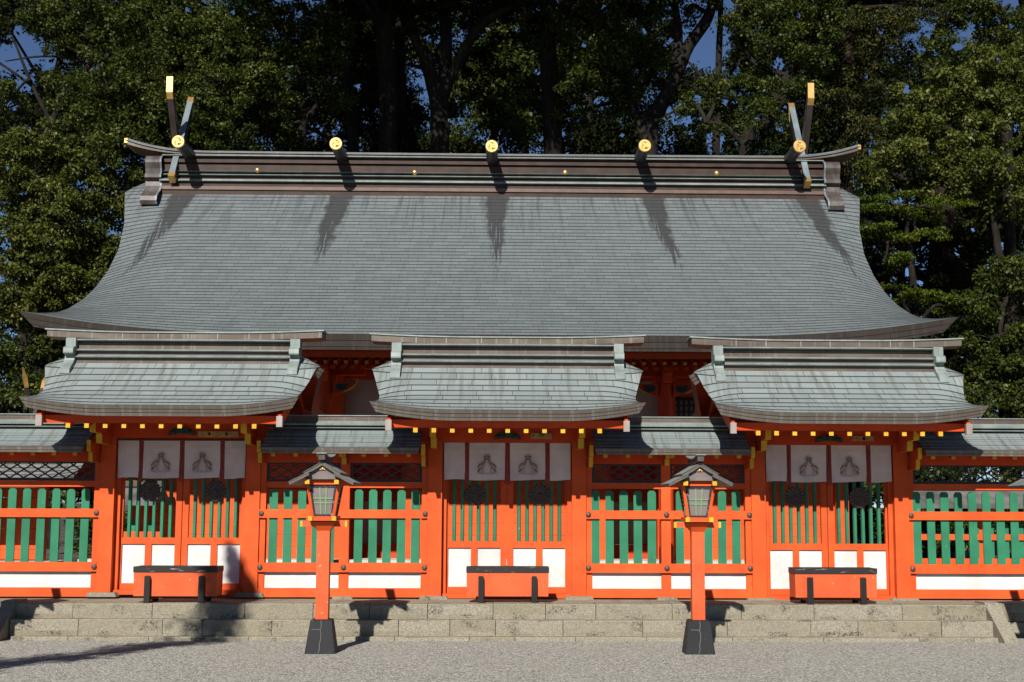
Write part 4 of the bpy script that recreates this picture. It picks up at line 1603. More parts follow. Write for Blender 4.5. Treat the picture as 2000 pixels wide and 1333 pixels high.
# front row of pillars with brackets, beam and carved noses
for px in (635, 1299.5):
    xp = X(px, 5.2)
    q = MB().tube([(xp, 5.2, PZ), (xp, 5.2, z(735, 5.2))], 0.145, 20)
    o = HB(q, 'pillar', 'red')
    q = MB().box(xp - 0.20, xp + 0.20, 5.02, 5.38, z(747, 5.2), z(735, 5.2))
    HB(q, 'bracket_block', 'red')
    q = MB()
    nose(q, xp, 0.17, 5.2, [(4.55, z(728, 4.55), z(713, 4.55)), (4.75, z(744, 4.75), z(730, 4.75))], 0, 1)
    HB(q, 'bracket_arm', ['red', 'orange'])
    for s in (-1, 1):
        xs = xp + s * 0.42
        q = MB().prism([(xs - 0.36, z(735, 5.2)), (xs + 0.36, z(735, 5.2)), (xs + 0.36, z(722, 5.2)), (xs - 0.36, z(722, 5.2))], 5.1, 5.3, 'y')
        HB(q, 'bracket_beam', 'red')
        # carved nose with gilded curl
        nz0 = z(776, 5.15)
        q = MB().prism([(xp + s * (0.145 + a), nz0 + b) for a, b in ((0.0, 0.28), (0.0, 0.03), (0.10, 0.05), (0.22, 0.09), (0.34, 0.15), (0.44, 0.23), (0.47, 0.31), (0.33, 0.26), (0.18, 0.27))], 5.09, 5.22, 'y')
        ns = HB(q, 'carved_nose', 'red')
        q = MB().prism([(xp + s * (0.145 + a), nz0 + b) for a, b in ((0.05, 0.20), (0.09, 0.12), (0.20, 0.10), (0.30, 0.13), (0.25, 0.18), (0.31, 0.24), (0.22, 0.235), (0.12, 0.25))], 5.065, 5.088, 'y')
        HB(q, 'dark_relief', 'carved', ns)
        q = MB().prism([(xp + s * (0.145 + a), nz0 + b) for a, b in ((0.24, 0.065), (0.36, 0.115), (0.47, 0.20), (0.515, 0.33), (0.490, 0.34), (0.44, 0.225), (0.33, 0.15), (0.22, 0.10))], 5.06, 5.087, 'y')
        HB(q, 'gilded_curl', 'gilt', ns)
HB(MB().box(-7.4, 7.4, 5.09, 5.31, z(735, 5.2) + 0.13, z(722, 5.2) + 0.20), 'front_beam', 'red')
# front wall, in bays
WY = 7.0
zf = z(1092, WY)
bay = dict(p0=X(520, WY), p1=X(661, WY), p2=X(800, WY), p3=X(1180, WY), p4=X(1262, WY), p5=X(1309, WY), p6=X(1452, WY))
posts = [-7.3, -5.4, X(661, WY), X(808, WY), X(1172, WY), X(1305, WY), 5.4, 7.3]
for p in posts:
    HB(MB().box(p - 0.13, p + 0.13, WY - 0.16, WY + 0.1, PZ, 6.2), 'wall_post', 'orange')
kinds = ['boards', 'boards', 'plaster', 'boards', 'plaster', 'boards', 'boards']
for a, b, kd in zip(posts, posts[1:], kinds):
    x0, x1 = a + 0.131, b - 0.131
    if kd == 'boards':
        q = MB()
        zz0 = zf
        while zz0 < 6.0:
            q.prism([(WY, zz0), (WY - 0.002, zz0 + 0.008), (WY - 0.002, zz0 + 0.222), (WY + 0.006, zz0 + 0.236), (WY + 0.05, zz0 + 0.236), (WY + 0.05, zz0)], x0, x1, 'x')
            zz0 += 0.240
        q.box(x0, x1, WY + 0.051, WY + 0.08, zf, 6.0)
        HB(q, 'board_wall', 'orange')
    else:
        HB(MB().box(x0, x1, WY + 1.5, WY + 1.56, z(1066, WY), 2.12), 'plaster_panel', 'plaster')
        HB(MB().box(x0, x1, WY + 0.02, WY + 0.06, 3.55, 6.0), 'plaster_panel', 'plaster')
        HB(MB().box(x0, x1, WY + 1.42, WY + 1.49, 2.12, 3.55), 'board_band', 'red')
        for xs in (x0, x1):
            HB(MB().box(xs - 0.1 if xs == x1 else xs - 0.13, xs + 0.13 if xs == x1 else xs + 0.1, WY + 0.101, WY + 1.41, PZ, 6.0), 'recess_side', 'red')
        HB(MB().box(x0, x1, WY + 1.40, WY + 1.49, PZ, z(1067, WY)), 'plinth_beam', 'red')
    HB(MB().box(x0, x1, WY - 0.12, WY - 0.003, z(742, WY) - 0.02, z(728, WY)), 'wall_beam', 'red')
q = MB()
xa, xb, za, zb_ = X(1316, WY - 0.1), X(1400, WY - 0.1), z(860, WY - 0.1), z(774, WY - 0.1)
q.box(xa - 0.03, xb, WY - 0.06, WY - 0.03, zb_ - 0.05, zb_)
k = 0
x = xa
while x < xb:
    q.box(x - 0.028, x + 0.020, WY - 0.075, WY - 0.061, za, zb_ - 0.05)
    x += 0.110
zk = zb_ - 0.045
while zk > za:
    q.box(xa - 0.03, xb, WY - 0.089, WY - 0.076, zk - 0.028, zk)
    zk -= 0.125
lw = HB(q, 'lattice_window', 'lattice')
HB(MB().box(xa - 0.03, xb, WY - 0.02, WY - 0.004, za, zb_ - 0.05), 'window_paper', 'plaster', lw)
HB(MB().box(-8.2, 8.2, 6.2, WY + 0.3, PZ + 0.001, zf - 0.10), 'stone_plinth', 'stone')
HB(MB().box(-8.25, 8.25, 6.10, WY + 0.3, zf - 0.098, zf - 0.002), 'veranda_edge', 'pale_timber')
# gable walls and back
for s in (-1, 1):
    HB(MB().prism([(WY + 0.1, PZ), (11.0, PZ), (11.0, 5.6), (HYR, 8.1), (WY + 0.1, 7.0)], *sorted((s * 7.25, s * 7.35)), 'x'), 'gable_wall', 'red')

# ------------------------------------------------------------------ side shrine at the left
sh = thing('side_shrine', 'small grey-roofed shrine seen through the black lattice at the far left, gold-tipped finial above', 'shrine', (-10.6, 6.5, PZ))
SO = (-10.6, 6.5, PZ)
zr_, ze_ = zz(838, 6.2), zz(944, 4.6)
rows = []
for k in range(13):
    f = k / 12
    y = 6.3 - 1.7 * f
    rows.append((y, zr_ + (ze_ - zr_) * f - 0.16 * math.sin(f * math.pi) * 0.8, 2.35 + 0.1 * f, 0.10 * f * f, 0.8, 0, 0.8))
tp, ed, un = roof_shell(rows, 6.5, 0.14, 24, 0.12, 0.08)
off = lambda mb: setattr(mb, 'v', [(x_ - 10.6, y_, z_) for x_, y_, z_ in mb.v]) or mb
M['roof_side'] = shingles('side_copper_shingles', (0.155, 0.152, 0.148), (0.20, 0.195, 0.188), (0.04, 0.055, 0.05), 0.14, 0.5, (0.10, 0.10, 0.097), (0.17, 0.16, 0.145), None, 0.5, 0.010)
r_ = off(tp).build('copper_roof', 'roof_side', sh, SO)
off(ed).build('eave_edge', 'fascia', r_, SO)
off(un).build('soffit', 'soffit', r_, SO)
q = MB().box(-12.9, -9.0, 6.25, 6.75, zr_ - 0.05, zr_ + 0.22)
q.build('ridge_box', 'copper', r_, SO)
for xc_ in (-9.62, -12.2):
    for d in (1, -1):
        q = MB()
        p0, p1 = (6.5 - d * 0.45, zr_ - 0.25), (6.5 + d * 0.42, zr_ + 0.95)
        p2 = (6.5 + d * 0.58, zr_ + 1.18)
        q.tube([(xc_ + d * 0.06, p0[0], p0[1]), (xc_ + d * 0.06, p1[0], p1[1])], 0.055, 4)
        q.build('crossed_finial', 'finial_brown', r_, SO)
        q = MB().tube([(xc_ + d * 0.06, p1[0] - d * 0.1, p1[1] - 0.14), (xc_ + d * 0.06, p1[0] + d * 0.02, p1[1] + 0.04), (xc_ + d * 0.06, p2[0], p2[1])], [0.060, 0.066, 0.012], 4)
        q.build('gold_tip', 'gold', r_, SO)
for xp in (-12.2, -11.2, -10.2, -9.2):
    MB().box(xp - 0.08, xp + 0.08, 6.0, 6.16, PZ, 2.9).build('pillar', 'orange', sh, SO)
q = MB()
zz0 = 0.92
while zz0 < 2.7:
    q.box(-12.2, -9.2, 6.2, 6.25, zz0, zz0 + 0.2)
    zz0 += 0.206
q.build('board_wall', 'orange', sh, SO)
MB().box(-12.5, -8.9, 5.6, 6.6, PZ + 0.001, 0.80).build('stone_plinth', 'stone', sh, SO)
MB().box(-12.55, -8.85, 5.55, 6.6, 0.801, 0.90).build('veranda_edge', 'pale_timber', sh, SO)


# ------------------------------------------------------------------ low inner fences beside the hall
def inner_fence(x0, x1, y, label):
    og5 = ((x0 + x1) / 2, y, PZ)
    t = thing('inner_fence', label, 'fence', og5, 'low inner fences behind the front fence')
    Bq = lambda mb, nm, mt: mb.build(nm, mt, t, og5)
    n = int((x1 - x0) / 0.30)
    for k in range(n):
        x = x0 + (k + 0.5) * (x1 - x0) / n
        zt = 1.70
        Bq(MB().prism([(x - 0.07, PZ + 0.12), (x + 0.07, PZ + 0.12), (x + 0.07, zt - 0.05), (x + 0.03, zt), (x - 0.03, zt), (x - 0.07, zt - 0.05)], y - 0.02, y + 0.02, 'y'), 'picket', 'green')
    for za, zb in ((1.36, 1.48), (0.86, 0.99)):
        Bq(MB().box(x0, x1, y - 0.065, y - 0.022, za, zb), 'rail', 'orange')
    Bq(MB().box(x0, x1, y - 0.05, y + 0.05, PZ, PZ + 0.14), 'ground_beam', 'orange')
    k = x0 + 0.1
    while k < x1:
        Bq(MB().box(k - 0.07, k + 0.07, y + 0.021, y + 0.14, PZ, 2.1), 'post', 'orange')
        k += 1.7
    q = MB()
    for s in (-1, 1):
        q.prism([(y + 0.05, 2.40), (y + 0.05 + s * 0.62, 2.07), (y + 0.05 + s * 0.62, 2.00), (y + 0.05, 2.30)], x0, x1, 'x')
    Bq(q, 'roof', 'side_board')
    Bq(MB().box(x0, x1, y - 0.06, y + 0.16, 2.385, 2.50), 'ridge_box', 'copper')


M['side_board'] = plain('grey_weathered_boards', (0.095, 0.091, 0.088), 0.8, 0, 0.4, 2.5)
inner_fence(8.0, 12.6, 6.4, 'low roofed inner green fence with thin orange rails behind the right-hand front fence')
inner_fence(-8.1, -6.9, 6.4, 'short roofed inner green fence between the small side shrine and the hall')


# ------------------------------------------------------------------ trees
# openings between the crowns where the sky shows through
GAPS = [(1388, 80, 36, 64), (1395, 278, 22, 26), (1520, 128, 13, 20), (1362, 195, 9, 12), (1345, 235, 8, 10), (1415, 200, 8, 10),
        (36, 70, 13, 24), (14, 112, 9, 13), (50, 165, 18, 18), (24, 208, 14, 12), (95, 130, 12, 9), (778, 66, 10, 30), (786, 135, 8, 20), (748, 40, 8, 14),
        (1052, 142, 12, 9), (1092, 262, 15, 9), (1322, 130, 8, 24), (1180, 20, 8, 10), (1895, 55, 10, 13), (1870, 92, 14, 10), (1772, 175, 9, 12),
        (1770, 532, 14, 9), (1792, 553, 14, 8), (1870, 490, 9, 13), (1738, 578, 8, 8), (1986, 250, 9, 14), (1975, 330, 8, 9), (1690, 150, 8, 8),
        (1720, 60, 9, 9), (1955, 480, 8, 8), (700, 170, 6, 9), (925, 320, 5, 4), (640, 130, 5, 7), (455, 25, 6, 7), (365, 20, 8, 6), (1010, 60, 6, 7), (1140, 90, 7, 6), (1260, 60, 6, 9), (985, 150, 5, 6), (1215, 265, 7, 6), (1440, 140, 7, 9), (1560, 30, 7, 7), (1480, 235, 6, 7),
        (1830, 500, 5, 7), (1900, 450, 7, 9), (1930, 520, 5, 6), (1700, 300, 5, 6), (1815, 70, 9, 8), (1950, 120, 7, 9), (60, 250, 5, 6), (15, 330, 5, 7), (200, 330, 4, 5)]
def leaf_mesh(name, mat, clumps, per, size, rs, parent, org, droop=0.0, flat=0.6):
    """clumps: array (n,4) of x, y, z, radius; each is filled with small folded leaves."""
    n = len(clumps)
    N = n * per
    c = np.repeat(clumps, per, axis=0)
    d = rs.normal(size=(N, 3))
    d /= np.linalg.norm(d, axis=1)[:, None] + 1e-9
    r = rs.random(N) ** 0.5
    off = d * r[:, None] * c[:, 3:4]
    off[:, 2] *= flat
    p = c[:, :3] + off
    # leaf axis: outwards and a little down; normal: up and out
    ax = d * 0.8 + rs.normal(size=(N, 3)) * 0.7
    ax[:, 2] -= 0.25 + droop
    ax /= np.linalg.norm(ax, axis=1)[:, None] + 1e-9
    nr = rs.normal(size=(N, 3)) * 0.55 + d * 0.45
    nr[:, 2] += 0.75
    nr -= ax * (nr * ax).sum(1)[:, None]
    nr /= np.linalg.norm(nr, axis=1)[:, None] + 1e-9
    sd_ = np.cross(nr, ax)
    L = size * (0.65 + 0.7 * rs.random(N))[:, None]
    Wd = L * 0.30
    v = np.empty((N, 4, 3), np.float32)
    v[:, 0] = p - ax * L * 0.5
    v[:, 1] = p + sd_ * Wd + nr * L * 0.10
    v[:, 2] = p + ax * L * 0.5 - nr * L * 0.06
    v[:, 3] = p - sd_ * Wd + nr * L * 0.10
    px, py = proj(p)
    keep = np.ones(N, bool)
    for gx, gy, ga, gb in GAPS:
        q = ((px - gx) / ga) ** 2 + ((py - gy) / gb) ** 2
        keep &= (q > 0.55 + 0.9 * rs.random(N)) | (rs.random(N) < 0.05)
    v = v[keep]
    N = len(v)
    v -= np.array(org, np.float32)
    me = bpy.data.meshes.new(name)
    me.vertices.add(N * 4)
    me.vertices.foreach_set('co', v.reshape(-1))
    me.loops.add(N * 4)
    me.loops.foreach_set('vertex_index', np.arange(N * 4, dtype=np.int32))
    me.polygons.add(N)
    me.polygons.foreach_set('loop_start', np.arange(0, N * 4, 4, dtype=np.int32))
    at_ = me.attributes.new('tint', 'FLOAT', 'FACE')
    base = np.repeat(rs.random(n) * 0.55, per)[keep]
    at_.data.foreach_set('value', np.clip(base + rs.random(N) * 0.45, 0, 1).astype(np.float32))
    me.materials.append(M[mat])
    me.update()
    o_ = bpy.data.objects.new(name, me)
    COL.objects.link(o_)
    o_.parent = parent
    return o_


def limb(mb, pts, r0, r1, wob=0.25, n=9):
    pts = [Vector(p) for p in pts]
    fine = []
    for i in range(len(pts) - 1):
        a = pts[max(i - 1, 0)]
        b, c_ = pts[i], pts[i + 1]
        d_ = pts[min(i + 2, len(pts) - 1)]
        for k in range(4):
            t = k / 4
            fine.append(0.5 * ((2 * b) + (c_ - a) * t + (2 * a - 5 * b + 4 * c_ - d_) * t * t + (3 * b - a - 3 * c_ + d_) * t ** 3))
    fine.append(pts[-1])
    m = len(fine)
    mb.tube(fine, [r0 + (r1 - r0) * i / (m - 1) for i in range(m)], n, 0, True, None, wob)


TREE_N = 0


def tree(name, label, cat, base, limbs, blobs, leaf='leaf', size=0.12, bk='bark', dens=1.0, per=150, cr=(0.22, 0.42), flat=0.62, group=None, seed=None, droop=0.0, twigs=True):
    """limbs: (points, r0, r1); blobs: (px, py, Y, rx, ry, rz) measured where the photograph shows them."""
    global TREE_N
    TREE_N += 1
    rs = np.random.default_rng(100 + TREE_N if seed is None else seed)
    base = Vector(base)
    t = thing(name, label, cat, base, group)
    cl = []
    hubs = []
    for bl in blobs:
        px, py, Y, rx, ry, rz = bl[:6]
        c = at(px, py, Y)
        hubs.append((c, max(rx, rz)))
        k = bl[6] if len(bl) > 6 else 1.0
        n = max(3, int(34.0 * dens * k * (rx * rz) ** 0.95))
        d = rs.normal(size=(n, 3))
        d /= np.linalg.norm(d, axis=1)[:, None]
        r = rs.random(n) ** 0.42
        q = d * r[:, None] * np.array([rx, ry, rz])
        q += np.array(c)
        rad = cr[0] + (cr[1] - cr[0]) * rs.random(n)
        cl.append(np.concatenate([q, rad[:, None]], axis=1))
    cl = np.concatenate(cl)
    mb = MB()
    for pts, r0, r1 in limbs:
        limb(mb, pts, r0, r1)
    if twigs and limbs:
        src = [Vector(p) for pts, _, _ in limbs for p in pts[1:]]
        for c, rr in hubs:
            s = min(src, key=lambda p: (p - c).length + 0.6 * max(0, p.z - c.z))
            mid = (s + c) / 2 + Vector((rs.normal() * 0.2, rs.normal() * 0.2, 0.25))
            limb(mb, [s, mid, c], 0.075, 0.02, 0.2, 6)
        for i in range(0, len(cl), 9):
            p = Vector(cl[i, :3])
            c = min(hubs, key=lambda h: (h[0] - p).length)[0]
            limb(mb, [c, (c + p) / 2 + Vector((0, 0, 0.1)), p], 0.028, 0.008, 0.2, 5)
    if mb.v:
        mb.build('trunk', bk, t, base, True, False)
    leaf_mesh('crown', leaf, cl, per, size, rs, t, base, droop, flat)
    return t


def pt(px, py, Y):
    return at(px, py, Y)


def foot(px, Y, py=700):
    p = at(px, py, Y)
    return Vector((p.x, Y, 0.3 + 0.02 * max(0, Y - 14)))


def stem(px0, pxs, Y, r0, r1, lean=0.0):
    """A trunk from the ground through picture points [(px, py), ...]."""
    f = foot(px0, Y)
    return ([f] + [pt(a, b, Y + lean * (i + 1)) for i, (a, b) in enumerate(pxs)], r0, r1)


bf = 'broadleaf_tree'
tree(bf, 'bushy sunlit tree filling the lower left behind the left eave of the hall roof', 'tree', foot(70, 13.6),
     [stem(70, [(80, 700), (75, 520), (60, 380)], 13.8, 0.22, 0.09)],
     [(40, 330, 13.8, 1.5, 1.2, 1.0), (120, 300, 14.2, 1.3, 1.2, 0.9), (70, 420, 13.4, 1.6, 1.2, 1.1), (165, 400, 14.3, 0.9, 1.0, 0.9), (30, 520, 13.0, 1.4, 1.1, 1.0), (120, 510, 13.6, 1.3, 1.0, 0.9), (60, 590, 13.0, 1.3, 1.0, 0.7), (170, 570, 13.4, 0.9, 0.9, 0.6), (185, 480, 14.0, 0.7, 0.8, 0.7), (215, 400, 14.6, 0.8, 0.8, 0.9), (205, 470, 14.6, 0.7, 0.8, 0.8), (150, 590, 13.8, 0.9, 0.8, 0.5)],
     'leaf_pale', 0.098)
tree(bf, 'tall tree with layered olive crown right behind the left crossed roof finials', 'tree', foot(330, 16),
     [stem(330, [(330, 480), (300, 300), (330, 120), (350, 20)], 16.5, 0.30, 0.10), ([pt(310, 300, 16.5), pt(400, 200, 16.5), pt(470, 110, 16.5)], 0.12, 0.05), ([pt(310, 300, 16.5), pt(230, 200, 16.3), pt(200, 150, 16.3)], 0.12, 0.05)],
     [(220, 200, 15.6, 1.6, 1.3, 1.0), (300, 250, 15.8, 1.5, 1.3, 1.1), (390, 200, 15.6, 1.6, 1.3, 1.0), (290, 130, 16.2, 1.6, 1.2, 0.9), (400, 90, 16.0, 1.7, 1.2, 0.9), (230, 300, 15.4, 1.2, 1.2, 0.8), (430, 280, 15.8, 1.3, 1.1, 0.7), (340, 340, 15.6, 1.4, 1.0, 0.7), (320, 40, 16.4, 1.8, 1.2, 0.8), (470, 160, 16.0, 1.1, 1.0, 0.8)],
     'leaf', 0.098)
tree(bf, 'dark tree against blue sky in the top left corner', 'tree', foot(40, 19),
     [stem(40, [(60, 420), (100, 240), (180, 120), (230, 20)], 19, 0.15, 0.06), ([pt(100, 240, 19), pt(60, 160, 19), pt(20, 60, 19)], 0.07, 0.03), ([pt(180, 120, 19), pt(90, 110, 19), pt(10, 120, 19)], 0.05, 0.02)],
     [(170, 60, 19, 1.6, 1.3, 0.9), (60, 25, 19, 1.3, 1.2, 0.6), (15, 200, 19, 0.7, 1.0, 0.7, .6), (230, 20, 18.6, 1.4, 1.2, 0.8), (140, 180, 19.5, 1.0, 1.0, 0.8, .7), (110, 60, 19.4, 0.9, 1, 0.7, .7)],
     'leaf', 0.10)
tree(bf, 'olive tree standing between the left finials and the second ridge log', 'tree', foot(590, 18),
     [stem(590, [(585, 400), (588, 250), (590, 160), (560, 60)], 18, 0.24, 0.08), ([pt(588, 250, 18), pt(640, 170, 18), pt(670, 60, 18)], 0.12, 0.05)],
     [(520, 120, 17.6, 1.5, 1.3, 1.0), (560, 40, 17.8, 1.7, 1.3, 0.9), (640, 90, 18.2, 1.3, 1.2, 0.9), (520, 220, 17.4, 1.1, 1.1, 0.7), (470, 40, 18, 1.4, 1.2, 0.8), (545, 260, 17.6, 0.7, 0.9, 0.4, .6), (640, 190, 18.4, 0.9, 1.0, 0.7, .7)],
     'leaf', 0.098)
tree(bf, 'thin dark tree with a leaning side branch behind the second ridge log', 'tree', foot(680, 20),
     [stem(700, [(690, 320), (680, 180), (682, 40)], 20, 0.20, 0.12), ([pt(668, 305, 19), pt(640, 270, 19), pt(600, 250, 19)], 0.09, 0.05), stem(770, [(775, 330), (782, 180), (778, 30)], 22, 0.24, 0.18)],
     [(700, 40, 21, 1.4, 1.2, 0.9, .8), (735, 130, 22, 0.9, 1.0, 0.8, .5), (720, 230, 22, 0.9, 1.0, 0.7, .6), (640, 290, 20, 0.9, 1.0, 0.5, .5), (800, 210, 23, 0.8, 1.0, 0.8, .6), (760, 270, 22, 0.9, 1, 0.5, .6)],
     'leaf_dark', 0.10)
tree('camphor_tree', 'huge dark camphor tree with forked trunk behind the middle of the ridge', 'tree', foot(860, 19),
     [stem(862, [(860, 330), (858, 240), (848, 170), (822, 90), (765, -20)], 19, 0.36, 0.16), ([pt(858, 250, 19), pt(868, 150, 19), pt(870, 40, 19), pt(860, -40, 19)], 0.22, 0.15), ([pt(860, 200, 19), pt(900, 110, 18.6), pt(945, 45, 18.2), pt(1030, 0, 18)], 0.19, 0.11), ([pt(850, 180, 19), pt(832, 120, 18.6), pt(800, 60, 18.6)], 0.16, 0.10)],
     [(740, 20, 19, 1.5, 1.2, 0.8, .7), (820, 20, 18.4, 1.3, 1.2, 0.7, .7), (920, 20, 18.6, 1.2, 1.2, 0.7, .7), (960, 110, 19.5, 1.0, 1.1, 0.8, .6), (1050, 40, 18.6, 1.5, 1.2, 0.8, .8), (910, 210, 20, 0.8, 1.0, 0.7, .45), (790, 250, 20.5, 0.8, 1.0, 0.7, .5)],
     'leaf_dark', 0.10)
tree('camphor_tree', 'camphor tree with leaning sunlit limbs above the fourth ridge log', 'tree', foot(1265, 17.5),
     [stem(1268, [(1268, 300), (1285, 220), (1318, 150), (1345, 90), (1385, 30), (1400, -40)], 17.5, 0.25, 0.15), ([pt(1268, 290, 17.5), pt(1235, 200, 17.8), pt(1215, 120, 18), pt(1170, 30, 18)], 0.16, 0.08), ([pt(1318, 150, 17.5), pt(1325, 60, 17.6), pt(1310, -20, 17.6)], 0.18, 0.10), ([pt(1235, 200, 17.8), pt(1285, 110, 18.2), pt(1240, 20, 18.4)], 0.12, 0.06)],
     [(1120, 150, 18, 1.1, 1.1, 0.8, .7), (1190, 120, 17.6, 1.2, 1.1, 0.8, .8), (1250, 110, 17.2, 0.9, 1.0, 0.8), (1090, 60, 18.2, 1.3, 1.2, 0.8, .7), (1210, 30, 18, 1.3, 1.2, 0.7, .8), (1160, 210, 18.6, 0.9, 1.0, 0.7, .5), (1300, 200, 18.4, 0.7, 1.0, 0.7, .5), (1340, 20, 18, 1.2, 1.1, 0.5, .7), (1230, 180, 17.6, 0.8, .9, .7), (1010, 190, 20, 0.9, 1, .8, .5), (1080, 240, 20, 0.9, 1, .6, .5)],
     'leaf', 0.098)
tree('camphor_tree', 'dark tree with a thick slanting trunk left of the right crossed finials', 'tree', foot(1450, 16.5),
     [stem(1440, [(1455, 330), (1500, 240), (1540, 150), (1570, 90), (1620, 30)], 16.5, 0.25, 0.12), ([pt(1500, 240, 16.5), pt(1560, 160, 16.4), pt(1640, 90, 16.4)], 0.14, 0.06), ([pt(1470, 300, 16.5), pt(1420, 250, 16.5), pt(1380, 240, 16.5)], 0.12, 0.05), ([pt(1540, 150, 16.5), pt(1470, 120, 16.5), pt(1440, 60, 16.6)], 0.10, 0.05)],
     [(1440, 60, 16.6, 0.9, 1.0, 0.8), (1520, 70, 16.2, 1.2, 1.1, 0.8), (1590, 60, 16.4, 1.1, 1.1, 0.7), (1480, 170, 16.8, 0.9, 1.0, 0.7, .8), (1400, 180, 17, 0.8, 1.0, 0.7, .8), (1430, 250, 17, 0.9, 1.0, 0.6, .8), (1520, 270, 16.8, 0.9, 0.9, 0.5, .8), (1620, 20, 16.4, 1.2, 1.1, 0.6), (1350, 220, 17.5, 0.6, 0.9, 0.7, .6), (1495, 225, 15.4, 0.6, 0.6, 0.5, .8), (1550, 165, 15.4, 0.6, 0.6, 0.5, .8), (1590, 110, 15.4, 0.6, .6, .5, .8), (1470, 10, 16.6, 1.3, 1.1, 0.5)],
     'leaf', 0.098)
tree('cedar_tree', 'brownish green cedar standing just right of the right crossed finials', 'tree', foot(1640, 18),
     [stem(1645, [(1650, 330), (1655, 150), (1660, 20)], 18, 0.26, 0.12)],
     [(1640, 130, 17.4, 0.8, 0.9, 0.5), (1620, 200, 17.4, 0.7, 0.8, 0.6), (1670, 260, 17.6, 0.9, 0.9, 0.7), (1690, 160, 17.8, 0.8, 0.9, 0.7), (1720, 60, 18, 1.2, 1.1, 0.8), (1800, 30, 18.4, 1.4, 1.2, 0.7), (1640, 320, 17.8, 0.8, 0.8, 0.5, .8), (1660, 60, 18, 0.8, 0.9, .6)],
     'leaf_cedar', 0.085, 'bark_red', 1.0, 150, (0.26, 0.45), 0.5)
tree(bf, 'broad pale green sunlit tree leaning in from the right edge beside the ridge end', 'tree', foot(1960, 13),
     [stem(1960, [(1960, 620), (1940, 430), (1900, 320), (1860, 240)], 13.2, 0.13, 0.05), ([pt(1930, 420, 13.2), pt(1840, 360, 13), pt(1760, 350, 12.8)], 0.10, 0.04)],
     [(1900, 150, 13.4, 1.3, 1.1, 0.8), (1980, 140, 13.4, 1.0, 1.1, 0.8), (1830, 190, 13.2, 1.1, 1.1, 0.7), (1940, 230, 13.0, 1.3, 1.1, 0.8), (1840, 270, 13.0, 1.1, 1.0, 0.8), (1770, 230, 13.2, 0.7, 0.9, 0.6), (1750, 310, 12.8, 0.9, 0.9, 0.6), (1930, 320, 12.8, 1.3, 1.0, 0.8), (1840, 350, 12.8, 1.0, 0.9, 0.6), (1710, 340, 12.8, 0.6, 0.8, 0.5), (1985, 400, 12.8, 0.9, 0.9, 0.6, .8)],
     'leaf_pale', 0.098)
tree('maple_tree', 'bright yellow-green maple spray beside the right end of the hall roof', 'tree', foot(1790, 12.6),
     [stem(1800, [(1790, 640), (1780, 520), (1770, 440)], 12.6, 0.12, 0.05), ([pt(1785, 520, 12.6), pt(1730, 480, 12.4), pt(1690, 450, 12.4)], 0.05, 0.02)],
     [(1740, 400, 12.4, 1.0, 0.8, 0.28), (1830, 410, 12.6, 0.9, 0.8, 0.26), (1710, 450, 12.2, 0.7, 0.7, 0.25), (1790, 460, 12.4, 0.7, 0.7, 0.25), (1730, 510, 12.2, 0.6, 0.7, 0.25, .8), (1760, 570, 12.4, 0.9, 0.7, 0.30, .8), (1850, 600, 12.4, 1.0, 0.7, 0.3, .7)],
     'leaf_maple', 0.075, 'bark', 1.5, 150, (0.22, 0.40), 0.32)
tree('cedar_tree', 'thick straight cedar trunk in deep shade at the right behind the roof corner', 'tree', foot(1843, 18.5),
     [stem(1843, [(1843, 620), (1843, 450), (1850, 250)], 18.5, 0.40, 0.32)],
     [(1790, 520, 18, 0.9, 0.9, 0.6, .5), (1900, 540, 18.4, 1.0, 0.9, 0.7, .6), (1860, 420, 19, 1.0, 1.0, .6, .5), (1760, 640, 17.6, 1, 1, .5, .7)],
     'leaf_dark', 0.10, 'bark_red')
tree('evergreen_shrub', 'dark glossy shrub mass at the right edge behind the right gate roof', 'shrub', foot(1960, 12.4),
     [stem(1960, [(1955, 780), (1950, 680), (1960, 600)], 12.4, 0.10, 0.05)],
     [(1960, 560, 12.6, 1.0, 0.9, 0.8), (1930, 660, 12.4, 0.9, 0.8, 0.7), (1985, 700, 12.0, 0.8, 0.8, 0.8), (1960, 790, 12.0, 1.1, 0.8, 0.6), (1890, 590, 12.8, .7, .8, .5, .7), (1985, 880, 11.8, .7, .7, .6), (1900, 760, 12.4, .8, .8, .6, .7)],
     'leaf', 0.10)
tree('evergreen_shrub', 'dark shrub rising behind the left gate roof below the hall eave corner', 'shrub', foot(40, 12.2),
     [stem(40, [(40, 800), (45, 720)], 12.2, 0.10, 0.05)],
     [(70, 690, 12.2, 0.7, 0.8, 0.6, .8), (60, 770, 11.8, 0.7, 0.7, 0.5), (10, 720, 12.2, 0.7, 0.8, 0.7, .6), (20, 640, 12.6, 0.8, 0.8, 0.5, .5), (150, 900, 11.6, .9, .7, .5), (30, 850, 11.8, .9, .7, .5)],
     'leaf', 0.10)
tree('forest_tree', 'shaded dark tree close behind the maple spray at the right end of the hall', 'tree', foot(1760, 16.5),
     [stem(1760, [(1760, 620), (1765, 460), (1770, 380)], 16.5, 0.14, 0.06)],
     [(1720, 420, 16, 0.9, 0.8, 0.7), (1700, 520, 15.6, 0.9, 0.8, 0.7), (1800, 440, 16.6, 0.9, 0.8, 0.7), (1770, 600, 16, 1.1, 0.8, 0.6), (1860, 640, 15, 1.1, 0.8, 0.6), (1820, 560, 16, 0.8, 0.8, 0.7), (1880, 500, 16.6, 0.9, 0.8, 0.8), (1740, 340, 16, .8, .8, .6), (1890, 700, 13.6, 0.8, 0.7, 0.6), (1680, 430, 15.6, .5, .6, .7)],
     'leaf_dark', 0.10)
